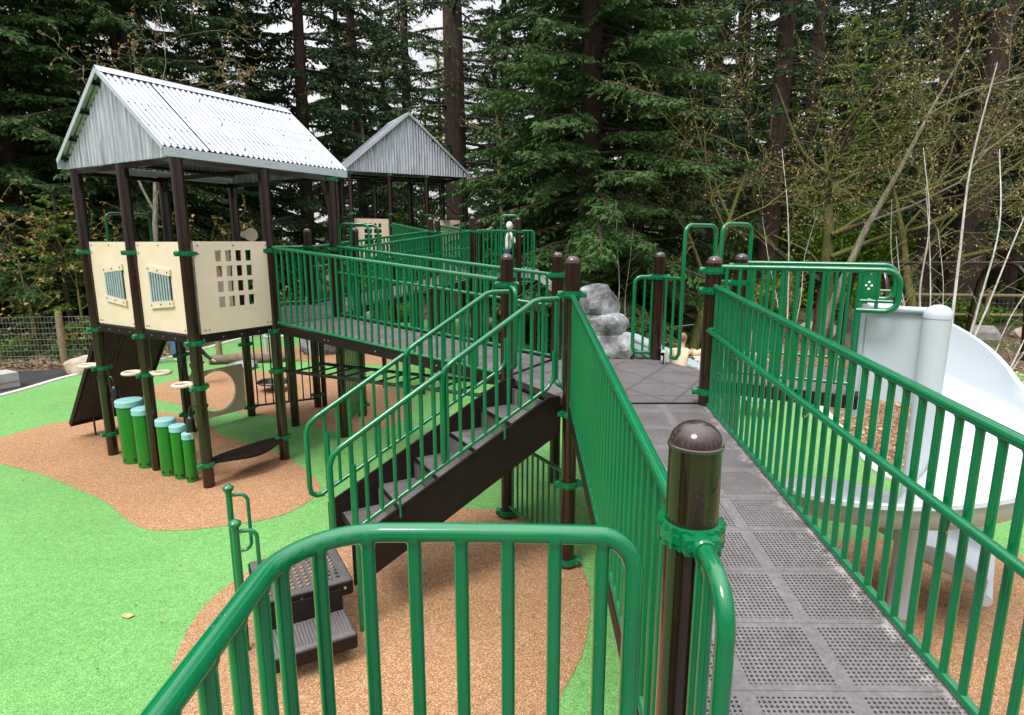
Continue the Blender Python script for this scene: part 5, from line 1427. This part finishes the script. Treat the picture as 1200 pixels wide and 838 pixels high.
trees = [  # kind, px, Y, rot, scale, label
 ('sweep', 28, 17.5, 20, 1.0, 'huge dark spruce with drooping boughs at the left edge'),
 ('sweep2', -130, 16.0, 100, 1.05, 'dark spruce cut off by the left edge of the picture'),
 ('sweep', 175, 19.5, 200, 1.0, 'broad dense spruce directly behind the near roof'),
 ('sweep2', 275, 24, 60, 1.0, 'spruce behind the right half of the near roof'),
 ('sweep', 95, 25, 310, 1.1, 'spruce filling the gap behind the left edge trees'),
 ('airy', 363, 24.5, 15, 1.05, 'thin see-through fir just right of the near roof'),
 ('airy', 432, 31, 130, 1.1, 'thin see-through fir above the far tower, farther back'),
 ('airy', 480, 38, 240, 1.2, 'distant airy fir right of the far roof peak'),
 ('sweep2', 455, 43, 77, .95, 'distant spruce filling the gap behind the far tower roof'),
 ('dense', 585, 44, 177, .8, 'distant dark fir just right of the thick bare trunk'),
 ('airy', 402, 36, 277, .9, 'drooping fir between the two roofs, far back'),
 ('airy', 592, 29, 37, .85, 'drooping fir left of the big middle spruce'),
 ('tall', 538, 24.0, 0, 1.06, 'tall fir with a thick bare brown trunk right of the far tower'),
 ('sweep', 690, 15.5, 80, .92, 'big dense dark spruce in the middle behind the far landing'),
 ('sweep2', 742, 18.5, 190, .95, 'second dense spruce just right behind the big middle one'),
 ('dense', 640, 27, 170, 1.0, 'dark fir behind the left flank of the big middle spruce'),
 ('tall2', 786, 20.5, 50, 1.0, 'slim dark trunk rising left of the green arches'),
 ('tall', 820, 23, 140, .9, 'dark trunk rising behind the two green arches'),
 ('tall2', 858, 26, 250, 1.0, 'thin dark trunk behind the right post of the arches'),
 ('tall', 897, 22, 80, .85, 'dark fir trunk right of the arches beside the white sapling'),
 ('tall2', 935, 30, 10, 1.1, 'slim far trunk left of the mossy maple'),
 ('tall', 1082, 21, 220, .85, 'stout fir trunk behind the white saplings'),
 ('tall2', 1108, 23.5, 160, 1.0, 'slim trunk just behind the white saplings'),
 ('tall', 1132, 19.5, 30, .98, 'thick reddish fir trunk above the slide hood'),
 ('tall2', 1176, 22, 290, 1.05, 'dark trunk near the right edge'),
 ('tall', 1235, 20, 330, 1.0, 'fir cut off by the right edge of the picture'),
 ('dense', 1010, 33, 12, 1.0, 'dark fir crown behind the leaning pale trunk'),
 ('dense', 1120, 31, 112, 1.05, 'dark fir crown behind the swing frame'),
 ('dense', 1225, 29, 212, 1.0, 'dark fir crown at the far right'),
 ('dense', 910, 36, 302, 1.1, 'far dark fir crown above the slide deck railing'),
 ('cedar', 780, 36, 42, 1.1, 'lighter green cedar glimpsed left of the arches'),
 ('cedar', 965, 27, 142, .75, 'light green young cedar behind the mossy maple'),
 ('cedar', 870, 30, 222, .9, 'light green cedar behind the arches'),
 ('cedar', 545, 40, 22, 1.0, 'pale green cedar far behind the far landing'),
 ('cedar', 235, 21.5, 22, .55, 'young drooping cedar behind the near playhouse posts'),
 ('cedar', 905, 23.5, 72, .62, 'bright green young cedar right of the arches'),
 ('cedar', 1003, 24.5, 172, .7, 'bright green young cedar right of the mossy maple'),
 ('cedar', 1048, 26, 272, .66, 'bright green young cedar behind the sapling clump'),
 ('young', 78, 15.4, 0, .95, 'young bright green fir just behind the left wire fence'),
 ('young', 700, 14.2, 60, .62, 'young bright green fir beside the grey rock climber'),
 ('young', 1060, 17.2, 70, .55, 'small yellow green fir behind the looped rail nose'),
]
for kind, px, Y, rot, s_, lab in trees:
    plant('conifer_tree' if kind != 'young' else 'young_fir', lab, 'tree', K[kind], px, Y, rot, s_, 'conifers round the playground')
for px, Y, kd in ((-18, -24, 'dense'), (-6, -30, 'sweep'), (7, -27, 'dense'), (19, -22, 'sweep2'), (27, -12, 'dense'), (-27, -13, 'sweep'), (-28, 0, 'dense'), (29, 1, 'sweep2'), (-27, 9, 'sweep2'), (0, -36, 'dense'), (13, -33, 'dense'), (-13, -34, 'sweep'), (34, 12, 'dense'), (36, 22, 'sweep'), (33, 31, 'dense'), (42, 27, 'dense'), (-38, 16, 'dense'), (-44, 8, 'sweep')):  # unseen conifers, added to darken rail reflections and fill the side views
    plant('conifer_tree', 'dark unseen conifer added beyond the picture edges and behind the viewer', 'tree', K[kd], 0, 0, px*31 % 360, 1.0, 'unseen conifers behind the viewer', xy=(px, Y))
# far row closing the wood
k = 0; far = sorted([(px, Y) for px, Y in [(-160, 40), (-60, 46), (30, 38), (120, 46), (200, 40), (300, 46), (395, 52), (520, 55), (600, 48), (690, 44), (760, 50), (830, 44), (880, 48), (940, 44), (990, 41), (1045, 46), (1090, 40), (1140, 44), (1190, 39), (1250, 42), (1330, 36), (1410, 30), (-240, 34)]])
ords = ['first', 'second', 'third', 'fourth', 'fifth', 'sixth', 'seventh', 'eighth', 'ninth', 'tenth', 'eleventh', 'twelfth', 'thirteenth', 'fourteenth', 'fifteenth', 'sixteenth', 'seventeenth', 'eighteenth', 'nineteenth', 'twentieth', 'twenty-first', 'twenty-second', 'twenty-third', 'twenty-fourth']
for i, (px, Y) in enumerate(far):
    if 380 < px < 640: kk = 'cedar'
    else: kk = ('dense', 'cedar', 'dense', 'sweep2')[i % 4]
    plant('conifer_tree', 'distant dark conifer, %s from the left in the farthest tree row' % ords[i], 'tree', K[kk], px, Y, i*77 % 360, 1.0+.1*(i % 3), 'farthest conifer row')

# bare broadleaf trees
tr, cr = bare_tree(31, 5.6, .30, 4, .75, 'bark_moss', 'leaf_bud', .055, 1, (.05, 0), .3, (4, 5), .3, 1.1)
plant('maple_tree', 'thick mossy bare maple with tan buds right of the arches', 'tree', (tr, cr), 968, 17.0, 15, 1.0)
tr, cr = bare_tree(32, 8.5, .13, 4, .8, 'bark_pale', 'leaf_bud', .05, 1, (.20, -.06), .35, (3, 5), .25, .9)
plant('leaning_tree', 'pale barked tree leaning right in front of the dark firs', 'tree', (tr, cr), 962, 16.2, 0, 1.0)
tr, cr = bare_tree(33, 5.0, .14, 4, .85, 'bark_twig', 'leaf_bud', .06, 1, (.02, -.15), .3, (4, 5), .2, 1.05)
plant('budding_tree', 'budding tree spreading twigs above the green arches', 'tree', (tr, cr), 812, 14.6, 80, 1.0)
plant('budding_tree', 'budding tree with a haze of twigs behind the swing frame', 'tree', (tr, cr), 1085, 15.6, 230, 1.05)
plant('budding_tree', 'budding tree reaching in from the right edge of the picture', 'tree', (tr, cr), 1230, 14.5, 150, 1.1)
tr, cr = bare_tree(34, 7.0, .13, 4, .7, 'bark_pale', 'catkin', .09, 1, (.10, 0), .35, (3, 4), .3, .95)
plant('bare_tree', 'bare pale tree with catkins rising above the near roof', 'tree', (tr, cr), 172, 16.5, 40, 1.0)
tr, cr = bare_tree(35, 8.5, .12, 4, .6, 'bark_moss', 'leaf_bud', .07, 1, (.05, .05), .4, (3, 4), .35, .85)
plant('bare_tree', 'thin mossy bare tree between the far tower and the middle spruce', 'tree', (tr, cr), 590, 21, 10, 1.05)
plant('bare_tree', 'thin mossy bare tree behind the far tower roof', 'tree', (tr, cr), 500, 27, 190, 1.15)
plant('bare_tree', 'thin mossy bare tree between the two roofs', 'tree', (tr, cr), 405, 25, 100, 1.0)
tr, cr = bare_tree(36, 2.4, .05, 3, .9, 'bark_twig', 'catkin', .10, 1, (0, 0), .1, (4, 5), .3, 1.15)
for px, Y, r_, lab in ((95, 15.2, 0, 'twiggy shrub hung with tan catkins behind the left house posts'), (35, 14.8, 120, 'twiggy catkin shrub at the left picture edge'), (250, 18.2, 200, 'twiggy catkin shrub behind the near playhouse window')):
    plant('catkin_shrub', lab, 'shrub', (tr, cr), px, Y, r_, 1.15)
# mossy low limbs crossing the right-hand wood
tb = MB(); rg = np.random.default_rng(5)
t = thing('mossy_limb', 'long mossy low limb sweeping right in front of the fir trunks', 'branch', (*XY(960, 16.9), 0))
def limb(pts, r):
    mb = MB(); mb.tube(cat3(pts), [r*(1-.7*i/(len(cat3(pts))-1)) for i in range(len(cat3(pts)))], 8); return mb
def cat3(P, n=6):
    P = [Vector(p) for p in P]; P = [P[0]*2-P[1]]+P+[P[-1]*2-P[-2]]; out = []
    for i in range(1, len(P)-2):
        p0, p1, p2, p3 = P[i-1:i+3]
        for k in range(n):
            t_ = k/n; out.append(.5*((2*p1)+(p2-p0)*t_+(2*p0-5*p1+4*p2-p3)*t_*t_+(3*p1-p0-3*p2+p3)*t_**3))
    return out+[P[-2]]
for pts, r in (([(.2, 0, 3.0), (1.2, -.3, 3.5), (2.6, -.6, 4.4), (4.2, -.8, 5.6)], .09), ([(.25, 0, 2.4), (1.4, -.4, 2.95), (2.6, -.8, 3.4), (4.4, -1.0, 4.9)], .085), ([(-.1, 0, 2.2), (.05, -.3, 1.75), (-.6, -.5, 2.5), (-1.6, -.4, 3.0)], .075), ([(-.1, 0, 4.6), (-1.0, -.3, 5.2), (-1.9, -.5, 6.8)], .09)):
    part('limb', limb(pts, r), 'bark_moss', t, smooth=60)
t = thing('mossy_limb', 'short mossy limb low at the right edge above the swing bar', 'branch', (*XY(1118, 18.6), 0))
part('limb', limb([(.1, 0, 2.35), (1.2, -.2, 2.65), (2.6, -.3, 3.0), (4.0, -.3, 3.2)], .075), 'bark_moss', t, smooth=60)
# white bare saplings behind the slide
def sapling(label, px, Y, tips, seed):
    rg = np.random.default_rng(seed); x, y = XY(px, Y, .5)
    t = thing('sapling', label, 'sapling', (x, y, 0), 0, 'white bare saplings'); mb = MB(); tw_ = MB()
    for tx, tz, r in tips:
        r *= .8
        # tip in pixels
        zc = Y; X2 = (tx-600)/700*(Y*.98+(EYE-tz)*.19)-x
        p = [np.array([rg.normal(0, .04), rg.normal(0, .05), -.05])]
        for q in (.25, .5, .75, 1): p.append(np.array([X2*q**1.15+rg.normal(0, .025), rg.normal(0, .04)*3*q, tz*q+0*q]))
        pts = cat3([tuple(v) for v in p]); n = len(pts)
        mb.tube(pts, [r*(1-.75*i/(n-1)) for i in range(n)], 7)
        for i in range(5, n-1, 1):
            if rg.random() < .8:
                a = rg.uniform(0, 6.28); L = rg.uniform(.12, .45); b0 = pts[i]; d = Vector((math.cos(a)*.8, math.sin(a)*.8, rg.uniform(.2, .9)))*L
                tw_.tube([b0, b0+d*.5+Vector((0, 0, .01)), b0+d], [.0045, .0035, .002], 4, cap=False)
    part('trunk', mb, 'bark_white', t, smooth=60); part('twig', tw_, 'bark_pale', t, smooth=60)
sapling('white many-stemmed sapling clump right of the looped rail nose', 1083, 8.6, ((1052, 2.9, .02), (1086, 4.1, .024), (1098, 3.6, .018), (1040, 3.4, .016)), 1)
sapling('tallest single white sapling rising above the slide hood', 1095, 8.0, ((1164, 5.0, .034), (1108, 3.0, .012)), 2)
sapling('white sapling leaning far right across the swing frame', 1105, 7.7, ((1205, 4.0, .026), (1230, 3.9, .024), (1235, 2.6, .016)), 3)
sapling('low white sapling stems arching out to the right edge', 1135, 7.4, ((1230, 1.9, .018), (1225, 2.25, .018), (1240, 1.5, .014)), 4)
sapling('lone thin white sapling above the slide deck railing', 925, 12.0, ((921, 4.6, .024), (890, 3.3, .014), (955, 3.4, .014), (870, 2.3, .010)), 5)
sapling('thin dark-tipped sapling beside the grey rock climber', 728, 13.0, ((722, 3.7, .016), (742, 3.2, .010)), 6)

# shrubs along the wood edge
SHR = [shrub(51, 1.3, .9, 2600, 'leaf_shrub', .10), shrub(52, .9, 1.0, 2200, 'needle_light', .11), shrub(53, 1.7, 1.0, 2400, 'leaf_yellow', .10), shrub(54, .55, .7, 1300, 'leaf_shrub', .09)]
spots = []
rgs = np.random.default_rng(77)
for px in range(-60, 1290, 30):
    Y = rgs.uniform(20.5, 27); 
    if px > 1000: Y = rgs.uniform(19.5, 25)
    spots.append((px+rgs.uniform(-14, 14), Y, int(rgs.integers(0, 4)), rgs.uniform(.8, 1.5)))
spots += [(120, 15.6, 1, .9), (150, 16.5, 0, .9), (15, 14.6, 3, .8), (885, 17.5, 2, 1.1), (1045, 14.6, 2, .8), (1010, 18.6, 0, 1.0), (655, 18, 2, .8), (775, 22, 2, 1.0), (630, 20, 2, .9), (905, 20, 0, 1.5), (1150, 18.5, 0, .9)]
spots.sort()
adj = ['leafy green', 'fine needled', 'yellow green', 'low leafy']
for i, (px, Y, kd, s_) in enumerate(spots):
    nth = ords[i] if i < len(ords) else None
    plant('shrub', '%s shrub, %d%s from the left of the shrubs along the wood edge' % (adj[kd], i+1, {1: 'st', 2: 'nd', 3: 'rd'}.get((i+1) % 10 if (i+1)//10 != 1 else 0, 'th')), 'shrub', SHR[kd], px, Y, i*53 % 360, s_, 'shrubs along the wood edge', ('stem', 'foliage'))
# taller understory filling the right-hand wood
UND = [shrub(61, 3.8, 1.7, 5200, 'leaf_shrub', .15, stems=14), shrub(62, 3.2, 1.5, 4200, 'needle_light', .16, stems=12)]
us = sorted([(px, Y, kd) for px, Y, kd in ((845, 27, 0), (885, 24, 1), (915, 29, 0), (950, 24, 0), (985, 28, 1), (1020, 23, 0), (1050, 27, 1), (1095, 26, 0), (1150, 25, 1), (1200, 24, 0), (790, 29, 1), (640, 30, 0), (420, 30, 1), (330, 27, 0), (-20, 31, 1), (200, 29, 0), (270, 29, 1), (1240, 27, 1), (725, 25, 1), (575, 33, 1), (475, 33, 0))])
for i, (px, Y, kd) in enumerate(us):
    plant('tall_shrub', 'tall %s understory bush, %s from the left under the firs' % (('leafy', 'feathery')[kd], ords[i]), 'shrub', UND[kd], px, Y, i*71 % 360, 1.0+.12*(i % 3), 'tall understory bushes', ('stem', 'foliage'))

# leaf litter and wood chips (uncountable)
def scatter(name, n, fn, leaf, mat, seed):
    rg = np.random.default_rng(seed); P = []
    while len(P) < n:
        x, y = fn(rg)
        P.append((x, y, rg.uniform(.005, .045)))
    P = np.array(P); d = rg.normal(0, 1, P.shape); d[:, 2] *= .35
    o = link(name, quad_mesh(name, P, d, rg.normal(0, .3, P.shape)+np.array([0, 0, 1.]), rg.uniform(.5, 1.5, n)*leaf, rg.uniform(.5, 1.3, n)*leaf*.33, mat)); o['kind'] = 'stuff'
scatter('leaf_litter', 9000, lambda rg: (lambda a, bb: (a, bb))(rg.uniform(-19, -8.6), rg.uniform(13.3, 20)), .11, 'litter', 3)
scatter('leaf_litter', 8000, lambda rg: (rg.uniform(-6, 6), rg.uniform(21.6, 26)), .12, 'litter', 4)
def inmulch(rg):
    while True:
        x, y = rg.uniform(4.3, 16), rg.uniform(6.2, 19)
        if x > 5.9 or y > 6.9+(5-x)*2 and x > 4.75+max(0, (y-8))*.17: return x, y
scatter('wood_chips', 9000, inmulch, .075, 'chips', 6)

from mathutils.geometry import intersect_point_line
def inrub(rg):
    while True:
        x, y = rg.uniform(-8.5, 3.5), rg.uniform(1.5, 14)
        if not (x < -7.8 and y > 10): return x, y
scatter('leaf_debris', 420, inrub, .028, 'litter', 9)
bpy.data.objects['leaf_debris'].location.z = -.002
